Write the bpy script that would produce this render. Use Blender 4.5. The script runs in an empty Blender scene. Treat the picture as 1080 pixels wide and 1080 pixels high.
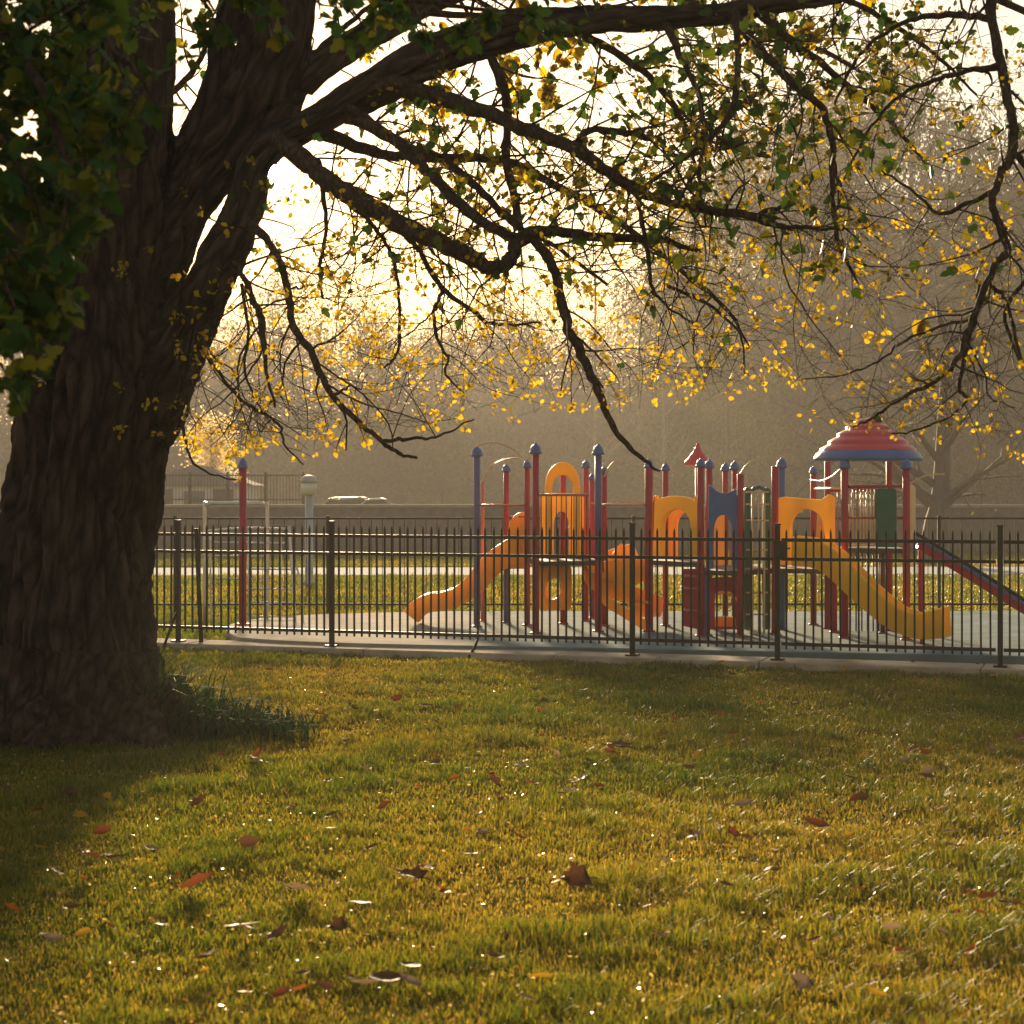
import bpy, bmesh, math, random
import numpy as np
from mathutils import Vector, Matrix, noise

C = bpy.context.scene.collection
rnd = random.Random(11)
nrg = np.random.default_rng(5)

# ------------------------------------------------------------------ camera model
F, CX, HY, EYE = 1900.0, 540.0, 515.0, 1.6      # focal length and horizon of the photograph, eye height in metres
def W(px, py, d):
    return Vector(((px - CX) / F * d, d, EYE + (HY - py) / F * d))
def depth_of(py, z=0.0):
    return (EYE - z) * F / (py - HY)
SLAB = 0.10

# ------------------------------------------------------------------ object helpers
WO = {}
def tag(o, label=None, cat=None, group=None, kind=None):
    if label: o['label'] = label
    if cat: o['category'] = cat
    if group: o['group'] = group
    if kind: o['kind'] = kind
    return o

def thing(name, label, cat, loc, group=None):
    o = bpy.data.objects.new(name, None)
    o.empty_display_size = 0.1
    C.objects.link(o)
    o.location = loc
    WO[o.name] = Vector(loc)
    return tag(o, label, cat, group)

def link_mesh(name, me, material, parent=None, origin=None):
    """me holds world coordinates; the object gets its own origin."""
    n = len(me.vertices)
    co = np.empty(n * 3, dtype=np.float32)
    me.vertices.foreach_get('co', co)
    co = co.reshape(-1, 3)
    if origin is None:
        o3 = (co.min(0) + co.max(0)) / 2
        o3[2] = co[:, 2].min()
    else:
        o3 = np.array(origin, dtype=np.float32)
    co -= o3
    me.vertices.foreach_set('co', co.ravel())
    me.update()
    ob = bpy.data.objects.new(name, me)
    C.objects.link(ob)
    wo = Vector([float(v) for v in o3])
    WO[ob.name] = wo
    if parent is not None:
        ob.parent = parent
        ob.location = wo - WO[parent.name]
    else:
        ob.location = wo
    if material is not None:
        me.materials.append(material)
    return ob

class MB:
    def __init__(self):
        self.v, self.f, self.s = [], [], []
    def add(self, vs, fs, smooth=False):
        b = len(self.v)
        self.v += [tuple(p) for p in vs]
        for f in fs:
            self.f.append([b + i for i in f]); self.s.append(smooth)
    def box(self, c, size, rz=0.0):
        sx, sy, sz = size[0] / 2, size[1] / 2, size[2] / 2
        ca, sa = math.cos(rz), math.sin(rz)
        vs = []
        for z in (-sz, sz):
            for x, y in ((-sx, -sy), (sx, -sy), (sx, sy), (-sx, sy)):
                vs.append((c[0] + x * ca - y * sa, c[1] + x * sa + y * ca, c[2] + z))
        self.add(vs, [(0, 3, 2, 1), (4, 5, 6, 7), (0, 1, 5, 4), (1, 2, 6, 5), (2, 3, 7, 6), (3, 0, 4, 7)])
        return self
    def tube(self, pts, radii, n=8, cap=True, smooth=True):
        pts = [Vector(p) for p in pts]
        if not hasattr(radii, '__len__'): radii = [radii] * len(pts)
        t = (pts[1] - pts[0]).normalized()
        a = t.orthogonal().normalized()
        vs, m = [], len(pts)
        for i in range(m):
            if i == 0: t = pts[1] - pts[0]
            elif i == m - 1: t = pts[-1] - pts[-2]
            else: t = pts[i + 1] - pts[i - 1]
            if t.length < 1e-9: t = Vector((0, 0, 1))
            t.normalize()
            a = a - t * a.dot(t)
            if a.length < 1e-6: a = t.orthogonal()
            a.normalize()
            b = t.cross(a)
            for k in range(n):
                an = 2 * math.pi * k / n
                vs.append(pts[i] + (a * math.cos(an) + b * math.sin(an)) * radii[i])
        fs = []
        for i in range(m - 1):
            for k in range(n):
                k2 = (k + 1) % n
                fs.append((i * n + k, i * n + k2, (i + 1) * n + k2, (i + 1) * n + k))
        self.add(vs, fs, smooth)
        if cap:
            b = len(self.v) - len(vs)
            self.f.append([b + k for k in range(n)][::-1]); self.s.append(False)
            self.f.append([b + (m - 1) * n + k for k in range(n)]); self.s.append(False)
        return self
    def lathe(self, c, prof, n=16, smooth=True):
        """prof: (radius, z) pairs from bottom to top."""
        vs = []
        for r, z in prof:
            for k in range(n):
                a = 2 * math.pi * k / n
                vs.append((c[0] + max(r, 1e-4) * math.cos(a), c[1] + max(r, 1e-4) * math.sin(a), c[2] + z))
        fs = []
        for i in range(len(prof) - 1):
            for k in range(n):
                k2 = (k + 1) % n
                fs.append((i * n + k, i * n + k2, (i + 1) * n + k2, (i + 1) * n + k))
        self.add(vs, fs, smooth)
        b = len(self.v) - len(vs)
        self.f.append([b + k for k in range(n)][::-1]); self.s.append(False)
        self.f.append([b + (len(prof) - 1) * n + k for k in range(n)]); self.s.append(False)
        return self
    def prism(self, pts, depth_vec):
        """pts: closed planar outline in world space, extruded along depth_vec."""
        n = len(pts)
        dv = Vector(depth_vec)
        vs = [Vector(p) for p in pts] + [Vector(p) + dv for p in pts]
        fs = [list(range(n))[::-1], list(range(n, 2 * n))]
        for i in range(n):
            j = (i + 1) % n
            fs.append((i, j, n + j, n + i))
        self.add(vs, fs)
        return self
    def ring(self, outer, inner, depth_vec):
        """a plate with one hole; both loops have the same number of points."""
        n = len(outer); dv = Vector(depth_vec)
        o0 = [Vector(p) for p in outer]; i0 = [Vector(p) for p in inner]
        vs = o0 + i0 + [p + dv for p in o0] + [p + dv for p in i0]
        fs = []
        for i in range(n):
            j = (i + 1) % n
            fs.append((i, n + i, n + j, j))
            fs.append((2 * n + i, 2 * n + j, 3 * n + j, 3 * n + i))
            fs.append((i, j, 2 * n + j, 2 * n + i))
            fs.append((n + i, 3 * n + i, 3 * n + j, n + j))
        self.add(vs, fs)
        return self
    def sweep(self, path, prof, lateral):
        """prof(t) gives a closed loop of (sideways, up) pairs along the path."""
        path = [Vector(p) for p in path]; m = len(path)
        vs, n = [], None
        for i in range(m):
            if i == 0: t = path[1] - path[0]
            elif i == m - 1: t = path[-1] - path[-2]
            else: t = path[i + 1] - path[i - 1]
            t.normalize()
            lat = lateral(i / (m - 1)) if callable(lateral) else Vector(lateral)
            lat = (lat - t * lat.dot(t)).normalized()
            up = lat.cross(t)
            if up.z < 0: up = -up
            loop = prof(i / (m - 1)); n = len(loop)
            vs += [path[i] + lat * a + up * b for a, b in loop]
        fs = []
        for i in range(m - 1):
            for k in range(n):
                k2 = (k + 1) % n
                fs.append((i * n + k, i * n + k2, (i + 1) * n + k2, (i + 1) * n + k))
        self.add(vs, fs, True)
        b = len(self.v) - len(vs)
        self.f.append([b + k for k in range(n)][::-1]); self.s.append(False)
        self.f.append([b + (m - 1) * n + k for k in range(n)]); self.s.append(False)
        return self
    def mesh(self, name):
        me = bpy.data.meshes.new(name)
        me.from_pydata(self.v, [], self.f)
        me.polygons.foreach_set('use_smooth', self.s)
        me.update()
        bm = bmesh.new(); bm.from_mesh(me)
        bmesh.ops.recalc_face_normals(bm, faces=bm.faces)
        bm.to_mesh(me); bm.free()
        return me
    def build(self, name, material, parent=None, origin=None, bevel=0.0, seg=2):
        ob = link_mesh(name, self.mesh(name), material, parent, origin)
        if bevel:
            b = ob.modifiers.new('Bevel', 'BEVEL')
            b.width = bevel; b.segments = seg; b.limit_method = 'ANGLE'; b.angle_limit = math.radians(40)
            ob.data.polygons.foreach_set('use_smooth', [True] * len(ob.data.polygons))
            b.harden_normals = True
        return ob

def spline(pts, n):
    """Catmull-Rom through vectors / tuples of any size, n samples per span."""
    P = [np.array(p, dtype=float) for p in pts]
    P = [2 * P[0] - P[1]] + P + [2 * P[-1] - P[-2]]
    out = []
    for i in range(1, len(P) - 2):
        for k in range(n):
            t = k / n
            out.append(0.5 * ((2 * P[i]) + (-P[i - 1] + P[i + 1]) * t + (2 * P[i - 1] - 5 * P[i] + 4 * P[i + 1] - P[i + 2]) * t * t
                              + (-P[i - 1] + 3 * P[i] - 3 * P[i + 1] + P[i + 2]) * t ** 3))
    out.append(P[-2])
    return out

# ------------------------------------------------------------------ materials
def new_mat(name):
    m = bpy.data.materials.new(name); m.use_nodes = True
    nt = m.node_tree
    return m, nt, nt.nodes['Principled BSDF'], nt.nodes['Material Output']

def mat(name, col, rough=0.5, var=0.15, scale=8.0, bump=0.0, bscale=60.0, spec=0.5, stretch=(1, 1, 1), dirt=None, metal=0.0):
    m, nt, p, out = new_mat(name)
    N, L = nt.nodes, nt.links
    tc = N.new('ShaderNodeTexCoord'); mp = N.new('ShaderNodeMapping')
    mp.inputs['Scale'].default_value = stretch
    L.new(tc.outputs['Object'], mp.inputs['Vector'])
    nz = N.new('ShaderNodeTexNoise'); nz.inputs['Scale'].default_value = scale; nz.inputs['Detail'].default_value = 6
    L.new(mp.outputs['Vector'], nz.inputs['Vector'])
    rp = N.new('ShaderNodeValToRGB')
    lo = [c * (1 - var) for c in col]; hi = [min(1, c * (1 + var)) for c in col]
    rp.color_ramp.elements[0].position = 0.3; rp.color_ramp.elements[0].color = (*lo, 1)
    rp.color_ramp.elements[1].position = 0.7; rp.color_ramp.elements[1].color = (*hi, 1)
    L.new(nz.outputs['Fac'], rp.inputs['Fac'])
    last = rp.outputs['Color']
    if dirt:
        n2 = N.new('ShaderNodeTexNoise'); n2.inputs['Scale'].default_value = scale * 0.4; n2.inputs['Detail'].default_value = 8
        L.new(mp.outputs['Vector'], n2.inputs['Vector'])
        r2 = N.new('ShaderNodeValToRGB'); r2.color_ramp.elements[0].position = 0.48; r2.color_ramp.elements[1].position = 0.72
        L.new(n2.outputs['Fac'], r2.inputs['Fac'])
        mx = N.new('ShaderNodeMixRGB'); mx.inputs['Color2'].default_value = (*dirt, 1)
        L.new(r2.outputs['Color'], mx.inputs['Fac']); L.new(last, mx.inputs['Color1'])
        last = mx.outputs['Color']
    L.new(last, p.inputs['Base Color'])
    p.inputs['Roughness'].default_value = rough
    p.inputs['Specular IOR Level'].default_value = spec
    p.inputs['Metallic'].default_value = metal
    if bump:
        nb = N.new('ShaderNodeTexNoise'); nb.inputs['Scale'].default_value = bscale; nb.inputs['Detail'].default_value = 8
        L.new(mp.outputs['Vector'], nb.inputs['Vector'])
        bp = N.new('ShaderNodeBump'); bp.inputs['Strength'].default_value = bump; bp.inputs['Distance'].default_value = 0.02
        L.new(nb.outputs['Fac'], bp.inputs['Height']); L.new(bp.outputs['Normal'], p.inputs['Normal'])
    return m

def leaf_mat(name, cols, trans=0.5, rough=0.45, tboost=1.0, spec=0.4):
    """thin leaf: reflects and lets light through; colour picked per leaf from a stored value."""
    m, nt, p, out = new_mat(name)
    N, L = nt.nodes, nt.links
    at = N.new('ShaderNodeAttribute'); at.attribute_name = 'tint'
    rp = N.new('ShaderNodeValToRGB')
    els = rp.color_ramp.elements
    for i, c in enumerate(cols):
        pos = i / max(1, len(cols) - 1)
        e = els[i] if i < 2 and len(cols) > 1 else els.new(pos)
        e.position = pos; e.color = (*c, 1)
    L.new(at.outputs['Fac'], rp.inputs['Fac'])
    L.new(rp.outputs['Color'], p.inputs['Base Color'])
    p.inputs['Roughness'].default_value = rough
    p.inputs['Specular IOR Level'].default_value = spec
    tr = N.new('ShaderNodeBsdfTranslucent')
    mul = N.new('ShaderNodeMixRGB'); mul.blend_type = 'MULTIPLY'; mul.inputs['Fac'].default_value = 1
    mul.inputs['Color2'].default_value = (tboost, tboost * 0.9, tboost * 0.45, 1)
    L.new(rp.outputs['Color'], mul.inputs['Color1']); L.new(mul.outputs['Color'], tr.inputs['Color'])
    mx = N.new('ShaderNodeMixShader'); mx.inputs['Fac'].default_value = trans
    L.new(p.outputs['BSDF'], mx.inputs[1]); L.new(tr.outputs['BSDF'], mx.inputs[2])
    L.new(mx.outputs['Shader'], out.inputs['Surface'])
    return m

M = {}
M['yellow'] = mat('yellow_plastic', (0.95, 0.57, 0.03), 0.38, 0.06, 5, dirt=(0.82, 0.46, 0.03), bump=0.04, bscale=25)
M['orange'] = mat('orange_plastic', (0.93, 0.46, 0.025), 0.38, 0.07, 5, dirt=(0.76, 0.35, 0.025), bump=0.04, bscale=25)
M['red'] = mat('red_paint', (0.36, 0.018, 0.042), 0.42, 0.1, 7, dirt=(0.27, 0.018, 0.036), spec=0.35)
M['red_roof'] = mat('red_roof_plastic', (0.56, 0.045, 0.065), 0.4, 0.1, 7, dirt=(0.42, 0.04, 0.055), bump=0.05)
M['blue'] = mat('blue_plastic', (0.06, 0.125, 0.34), 0.42, 0.1, 7, dirt=(0.08, 0.12, 0.25))
M['purple'] = mat('violet_blue_paint', (0.10, 0.10, 0.27), 0.42, 0.1, 7)
M['green'] = mat('green_plastic', (0.008, 0.10, 0.06), 0.45, 0.12, 7)
M['tan'] = mat('tan_metal', (0.62, 0.44, 0.22), 0.38, 0.1, 9)
M['pink'] = mat('faded_red_metal', (0.52, 0.16, 0.12), 0.4, 0.12, 9)
M['deck'] = mat('dark_deck', (0.05, 0.035, 0.03), 0.6, 0.2, 14)
M['decktop'] = mat('brown_step', (0.13, 0.03, 0.035), 0.5, 0.2, 9)
M['black'] = mat('black_paint', (0.010, 0.009, 0.008), 0.6, 0.3, 30, spec=0.25)
M['dark_fence'] = mat('dark_paint', (0.02, 0.018, 0.015), 0.8, 0.3, 30, spec=0.1)
M['galv'] = mat('galvanised_metal', (0.55, 0.54, 0.5), 0.35, 0.1, 20, metal=0.6)
M['lampgrey'] = mat('grey_lamp_paint', (0.35, 0.35, 0.33), 0.45, 0.1, 10)
M['lampglass'] = mat('milky_lamp_glass', (0.62, 0.58, 0.46), 0.25, 0.05, 10)
M['concrete'] = mat('concrete', (0.38, 0.33, 0.27), 1.0, 0.18, 5, spec=0.05, bump=0.25, bscale=90, dirt=(0.25, 0.2, 0.15))
M['path'] = mat('pale_path', (0.42, 0.43, 0.42), 1.0, 0.1, 2, spec=0.03)
M['stone'] = mat('dark_wall', (0.11, 0.09, 0.075), 0.85, 0.25, 5, bump=0.3, bscale=20)
M['lit_top'] = mat('painted_lit_top', (0.26, 0.23, 0.19), 1.0, 0.1, 5, spec=0.1)
M['hut'] = mat('pale_render', (0.55, 0.5, 0.44), 0.8, 0.1, 3)
M['slate'] = mat('grey_roof', (0.16, 0.155, 0.15), 1.0, 0.15, 8, spec=0.05)
M['glass'] = mat('dark_glass', (0.03, 0.035, 0.04), 0.08, 0.05, 3)
M['car_a'] = mat('silver_car_paint', (0.5, 0.5, 0.5), 0.25, 0.03, 3)
M['car_b'] = mat('white_car_paint', (0.75, 0.73, 0.7), 0.25, 0.03, 3)
M['tyre'] = mat('tyre', (0.02, 0.02, 0.02), 0.8, 0.1, 20)

def let_light_through(m, amount):
    """moulded polyethylene is slightly translucent: light on its far side glows through"""
    nt = m.node_tree; N, L = nt.nodes, nt.links
    p = N['Principled BSDF']; out = N['Material Output']
    tr = N.new('ShaderNodeBsdfTranslucent')
    L.new(p.inputs['Base Color'].links[0].from_socket, tr.inputs['Color'])
    mx = N.new('ShaderNodeMixShader'); mx.inputs['Fac'].default_value = amount
    L.new(p.outputs['BSDF'], mx.inputs[1]); L.new(tr.outputs['BSDF'], mx.inputs[2]); L.new(mx.outputs['Shader'], out.inputs['Surface'])
for k_ in ('yellow', 'orange'): let_light_through(M[k_], 0.30)

def bark_mat(name, c1, c2, zs=1.3, xs=9.0, strength=0.9, dist=0.03, grain=False):
    m, nt, p, out = new_mat(name)
    N, L = nt.nodes, nt.links
    mp = N.new('ShaderNodeMapping')
    mp.inputs['Scale'].default_value = (xs, xs, zs)
    if grain:
        gr = N.new('ShaderNodeAttribute'); gr.attribute_name = 'grain'
        wz = N.new('ShaderNodeTexNoise'); wz.inputs['Scale'].default_value = 1.6; wz.inputs['Detail'].default_value = 3
        L.new(gr.outputs['Vector'], wz.inputs['Vector'])
        wm = N.new('ShaderNodeVectorMath'); wm.operation = 'MULTIPLY_ADD'; wm.inputs[1].default_value = (0.16, 0.16, 0.3)
        L.new(wz.outputs['Color'], wm.inputs[0]); L.new(gr.outputs['Vector'], wm.inputs[2])
        L.new(wm.outputs['Vector'], mp.inputs['Vector'])
    else:
        tc = N.new('ShaderNodeTexCoord'); L.new(tc.outputs['Object'], mp.inputs['Vector'])
    a = N.new('ShaderNodeTexNoise'); a.inputs['Scale'].default_value = 2.2; a.inputs['Detail'].default_value = 9; a.inputs['Roughness'].default_value = 0.68
    a.inputs['Distortion'].default_value = 0.6
    L.new(mp.outputs['Vector'], a.inputs['Vector'])
    b = N.new('ShaderNodeTexVoronoi'); b.feature = 'DISTANCE_TO_EDGE'; b.inputs['Scale'].default_value = 2.4
    L.new(mp.outputs['Vector'], b.inputs['Vector'])
    rb = N.new('ShaderNodeValToRGB'); rb.color_ramp.elements[0].position = 0.0; rb.color_ramp.elements[1].position = 0.4
    L.new(b.outputs['Distance'], rb.inputs['Fac'])
    mul = N.new('ShaderNodeMath'); mul.operation = 'MULTIPLY'
    L.new(a.outputs['Fac'], mul.inputs[0]); L.new(rb.outputs['Color'], mul.inputs[1])
    ad = N.new('ShaderNodeMath'); ad.operation = 'ADD'
    L.new(mul.outputs[0], ad.inputs[0]); L.new(a.outputs['Fac'], ad.inputs[1])
    rp = N.new('ShaderNodeValToRGB')
    rp.color_ramp.elements[0].position = 0.45; rp.color_ramp.elements[0].color = (*c1, 1)
    rp.color_ramp.elements[1].position = 0.92; rp.color_ramp.elements[1].color = (*c2, 1)  # dark grooves, paler ridges: bark tone with side-light contrast painted in
    L.new(ad.outputs[0], rp.inputs['Fac']); L.new(rp.outputs['Color'], p.inputs['Base Color'])
    bp = N.new('ShaderNodeBump'); bp.inputs['Strength'].default_value = strength; bp.inputs['Distance'].default_value = dist
    L.new(ad.outputs[0], bp.inputs['Height']); L.new(bp.outputs['Normal'], p.inputs['Normal'])
    p.inputs['Roughness'].default_value = 0.85; p.inputs['Specular IOR Level'].default_value = 0.2
    return m
M['bark'] = bark_mat('ridged_bark', (0.012, 0.007, 0.005), (0.088, 0.056, 0.041), 1.0, 5.5, 1.0, 0.06, True)
M['bark_plain'] = bark_mat('plain_bark', (0.012, 0.007, 0.005), (0.12, 0.078, 0.056), 1.0, 7.0, 1.0, 0.04)
M['twig'] = bark_mat('branch_bark', (0.022, 0.013, 0.009), (0.07, 0.043, 0.029), 6, 12, 0.4, 0.008)
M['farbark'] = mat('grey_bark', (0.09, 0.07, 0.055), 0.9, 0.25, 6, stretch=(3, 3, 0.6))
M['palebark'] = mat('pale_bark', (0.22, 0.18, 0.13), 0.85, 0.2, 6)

M['leaf_young'] = leaf_mat('young_yellow_leaf', [(0.07, 0.065, 0.010), (0.26, 0.19, 0.018), (0.44, 0.32, 0.02), (0.52, 0.38, 0.025)], 0.6, 0.5, 1.35, 0.12)
M['leaf_green'] = leaf_mat('dark_green_leaf', [(0.02, 0.055, 0.014), (0.035, 0.085, 0.018), (0.06, 0.10, 0.012), (0.17, 0.16, 0.012)], 0.4, 0.5, 1.3, 0.15)
M['leaf_far'] = leaf_mat('far_leaf', [(0.09, 0.085, 0.045), (0.12, 0.11, 0.06), (0.14, 0.125, 0.07)], 0.45, 0.9, 1.0, 0.03)
M['leaf_willow'] = leaf_mat('pale_willow_leaf', [(0.05, 0.05, 0.025), (0.08, 0.08, 0.04), (0.15, 0.14, 0.07)], 0.35, 0.8, 1.2, 0.05)
M['blossom'] = leaf_mat('pale_blossom', [(0.62, 0.54, 0.48), (0.7, 0.62, 0.55), (0.76, 0.7, 0.62)], 0.5, 0.8, 1.6, 0.05)
M['grass'] = leaf_mat('lawn_blades', [(0.030, 0.062, 0.007), (0.066, 0.092, 0.009), (0.128, 0.122, 0.012), (0.24, 0.175, 0.036)], 0.62, 0.42, 1.9, 0.30)
M['scrap'] = leaf_mat('sparkle_scrap', [(0.10, 0.045, 0.02), (0.22, 0.10, 0.03), (0.40, 0.29, 0.14), (0.55, 0.47, 0.34)], 0.45, 0.3, 1.3, 0.5)  # pale tones stand for glints on the lawn
M['clump'] = leaf_mat('dark_strap_leaf', [(0.012, 0.035, 0.012), (0.022, 0.055, 0.018), (0.03, 0.07, 0.02)], 0.25, 0.85, 1.0, 0.04)

def ground_mat():
    m, nt, p, out = new_mat('turf_soil')
    N, L = nt.nodes, nt.links
    tc = N.new('ShaderNodeTexCoord')
    a = N.new('ShaderNodeTexNoise'); a.inputs['Scale'].default_value = 0.7; a.inputs['Detail'].default_value = 8
    b = N.new('ShaderNodeTexNoise'); b.inputs['Scale'].default_value = 22; b.inputs['Detail'].default_value = 8
    L.new(tc.outputs['Object'], a.inputs['Vector']); L.new(tc.outputs['Object'], b.inputs['Vector'])
    r = N.new('ShaderNodeValToRGB')
    r.color_ramp.elements[0].position = 0.36; r.color_ramp.elements[0].color = (0.055, 0.075, 0.014, 1)
    r.color_ramp.elements[1].position = 0.64; r.color_ramp.elements[1].color = (0.14, 0.125, 0.03, 1)
    L.new(a.outputs['Fac'], r.inputs['Fac'])
    r2 = N.new('ShaderNodeValToRGB')
    r2.color_ramp.elements[0].position = 0.3; r2.color_ramp.elements[0].color = (0.55, 0.5, 0.45, 1)
    r2.color_ramp.elements[1].position = 0.7; r2.color_ramp.elements[1].color = (1.25, 1.25, 1.2, 1)
    L.new(b.outputs['Fac'], r2.inputs['Fac'])
    mx = N.new('ShaderNodeMixRGB'); mx.blend_type = 'MULTIPLY'; mx.inputs['Fac'].default_value = 1
    L.new(r.outputs['Color'], mx.inputs['Color1']); L.new(r2.outputs['Color'], mx.inputs['Color2'])
    L.new(mx.outputs['Color'], p.inputs['Base Color'])
    p.inputs['Roughness'].default_value = 1.0; p.inputs['Specular IOR Level'].default_value = 0.0
    bp = N.new('ShaderNodeBump'); bp.inputs['Strength'].default_value = 0.6; bp.inputs['Distance'].default_value = 0.05
    L.new(b.outputs['Fac'], bp.inputs['Height']); L.new(bp.outputs['Normal'], p.inputs['Normal'])
    return m
M['ground'] = ground_mat()

def surface_mat():
    """poured rubber: blue-grey, with a tan patch at the left end of the pad"""
    m, nt, p, out = new_mat('poured_rubber')
    N, L = nt.nodes, nt.links
    g = N.new('ShaderNodeNewGeometry'); sx = N.new('ShaderNodeSeparateXYZ')
    L.new(g.outputs['Position'], sx.inputs['Vector'])
    nz = N.new('ShaderNodeTexNoise'); nz.inputs['Scale'].default_value = 0.8; nz.inputs['Detail'].default_value = 5
    L.new(g.outputs['Position'], nz.inputs['Vector'])
    ad = N.new('ShaderNodeMath'); ad.operation = 'MULTIPLY_ADD'; ad.inputs[1].default_value = 1.6
    L.new(nz.outputs['Fac'], ad.inputs[0]); L.new(sx.outputs['X'], ad.inputs[2])
    mr = N.new('ShaderNodeMapRange'); mr.inputs['From Min'].default_value = -0.7; mr.inputs['From Max'].default_value = 1.0
    L.new(ad.outputs[0], mr.inputs['Value'])
    mx = N.new('ShaderNodeMixRGB'); mx.inputs['Color1'].default_value = (0.36, 0.32, 0.27, 1); mx.inputs['Color2'].default_value = (0.15, 0.215, 0.235, 1)
    L.new(mr.outputs['Result'], mx.inputs['Fac'])
    n2 = N.new('ShaderNodeTexNoise'); n2.inputs['Scale'].default_value = 3; n2.inputs['Detail'].default_value = 9
    L.new(g.outputs['Position'], n2.inputs['Vector'])
    r2 = N.new('ShaderNodeValToRGB'); r2.color_ramp.elements[0].position = 0.35; r2.color_ramp.elements[0].color = (0.8, 0.8, 0.8, 1)
    r2.color_ramp.elements[1].position = 0.65; r2.color_ramp.elements[1].color = (1.1, 1.1, 1.1, 1)
    L.new(n2.outputs['Fac'], r2.inputs['Fac'])
    ml = N.new('ShaderNodeMixRGB'); ml.blend_type = 'MULTIPLY'; ml.inputs['Fac'].default_value = 1
    L.new(mx.outputs['Color'], ml.inputs['Color1']); L.new(r2.outputs['Color'], ml.inputs['Color2'])
    L.new(ml.outputs['Color'], p.inputs['Base Color'])
    p.inputs['Roughness'].default_value = 1.0; p.inputs['Specular IOR Level'].default_value = 0.03
    return m
M['rubber'] = surface_mat()
M['kerbside'] = mat('pad_kerb', (0.16, 0.14, 0.16), 0.8, 0.15, 6)

# ------------------------------------------------------------------ leaves in bulk
def leaf_arrays(pos, axis, size, rng, ratio=0.62, fold=0.25, lobed=False):
    """positions (n,3), axis (n,3), size (n,) -> verts, faces of folded leaves (6 or 10 points each)"""
    n = len(pos)
    axis = axis / (np.linalg.norm(axis, axis=1, keepdims=True) + 1e-9)
    rv = rng.normal(size=(n, 3))
    side = np.cross(axis, rv); side /= (np.linalg.norm(side, axis=1, keepdims=True) + 1e-9)
    nor = np.cross(axis, side)
    w = size * ratio / 2
    if lobed:
        prof = [(0, 0, 0), (0.06, 0.62, 1), (0.40, 1.05, 1), (0.50, 0.58, 1), (0.74, 0.60, 1), (1, 0, 0), (0.74, -0.60, 1), (0.50, -0.58, 1), (0.40, -1.05, 1), (0.06, -0.62, 1)]
        faces = [[0, 1, 2, 3, 4, 5], [0, 5, 6, 7, 8, 9]]
    else:
        prof = [(0, 0, 0), (0.3, 0.85, 1), (0.68, 0.75, 1), (1, 0, 0), (0.68, -0.75, 1), (0.3, -0.85, 1)]
        faces = [[0, 1, 2, 3], [0, 3, 4, 5]]
    curl = rng.uniform(-0.25, 0.35, n)
    vs = []
    for a, b, fz in prof:
        vs.append(pos + axis * (size * a)[:, None] + side * (w * b)[:, None]
                  + nor * ((w * fold * abs(b)) + size * curl * a * a * 0.6)[:, None])
    V = np.stack(vs, 1).reshape(-1, 3)
    return V, faces, len(prof)

def bulk_mesh(name, V, faces, k, n, tint):
    nf = len(faces); fl = len(faces[0])
    idx = (np.arange(n)[:, None, None] * k + np.array(faces)[None]).reshape(-1)
    me = bpy.data.meshes.new(name)
    me.vertices.add(len(V)); me.vertices.foreach_set('co', V.astype(np.float32).ravel())
    me.loops.add(len(idx)); me.loops.foreach_set('vertex_index', idx.astype(np.int32))
    me.polygons.add(n * nf)
    me.polygons.foreach_set('loop_start', np.arange(0, n * nf * fl, fl, dtype=np.int32))
    me.polygons.foreach_set('loop_total', np.full(n * nf, fl, dtype=np.int32))
    me.update(calc_edges=True)
    at = me.attributes.new('tint', 'FLOAT', 'POINT')
    at.data.foreach_set('value', np.repeat(tint, k).astype(np.float32))
    return me

def leaves(name, pos, axis, size, material, parent, ratio=0.62, lobed=False, tint=None, rng=nrg):
    pos = np.array(pos, dtype=float).reshape(-1, 3); axis = np.array(axis, dtype=float).reshape(-1, 3); size = np.array(size, dtype=float)
    V, fs, k = leaf_arrays(pos, axis, size, rng, ratio, lobed=lobed)
    if tint is None: tint = rng.uniform(0, 1, len(pos))
    me = bulk_mesh(name, V, fs, k, len(pos), tint)
    return link_mesh(name, me, material, parent)

# ------------------------------------------------------------------ setting: ground, paths, pad
def ground_sheet():
    n = 120; S = 340.0
    xs = np.linspace(-1, 1, n); xs = np.sign(xs) * np.abs(xs) ** 2.2 * S
    ys = np.linspace(-1, 1, n); ys = np.sign(ys) * np.abs(ys) ** 2.2 * S + 15
    V, Fc = [], []
    for y in ys:
        for x in xs:
            V.append((x, y, 0.0))
    for j in range(n - 1):
        for i in range(n - 1):
            a = j * n + i
            Fc.append((a, a + 1, a + n + 1, a + n))
    me = bpy.data.meshes.new('ground'); me.from_pydata(V, [], Fc); me.update()
    return tag(link_mesh('ground', me, M['ground'], None, (0, 0, 0)), kind='structure')
ground_sheet()

def hill():
    n = 90
    V, Fc = [], []
    for j in range(40):
        y = 175 + j * 4.2
        for i in range(n):
            x = -240 + i * 480 / (n - 1)
            t = max(0, min(1, (y - 178) / 120))
            h = (t * t * (3 - 2 * t)) * (11 + 3 * math.sin(x * 0.021 + 1.1) + 3 * noise.noise((x * 0.03, y * 0.03, 1)))
            V.append((x, y, h - 0.3))
    for j in range(39):
        for i in range(n - 1):
            a = j * n + i
            Fc.append((a, a + 1, a + n + 1, a + n))
    me = bpy.data.meshes.new('hill'); me.from_pydata(V, [], Fc)
    me.polygons.foreach_set('use_smooth', [True] * len(me.polygons)); me.update()
    return tag(link_mesh('hill', me, M['ground'], None), kind='structure')
hill()

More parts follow.
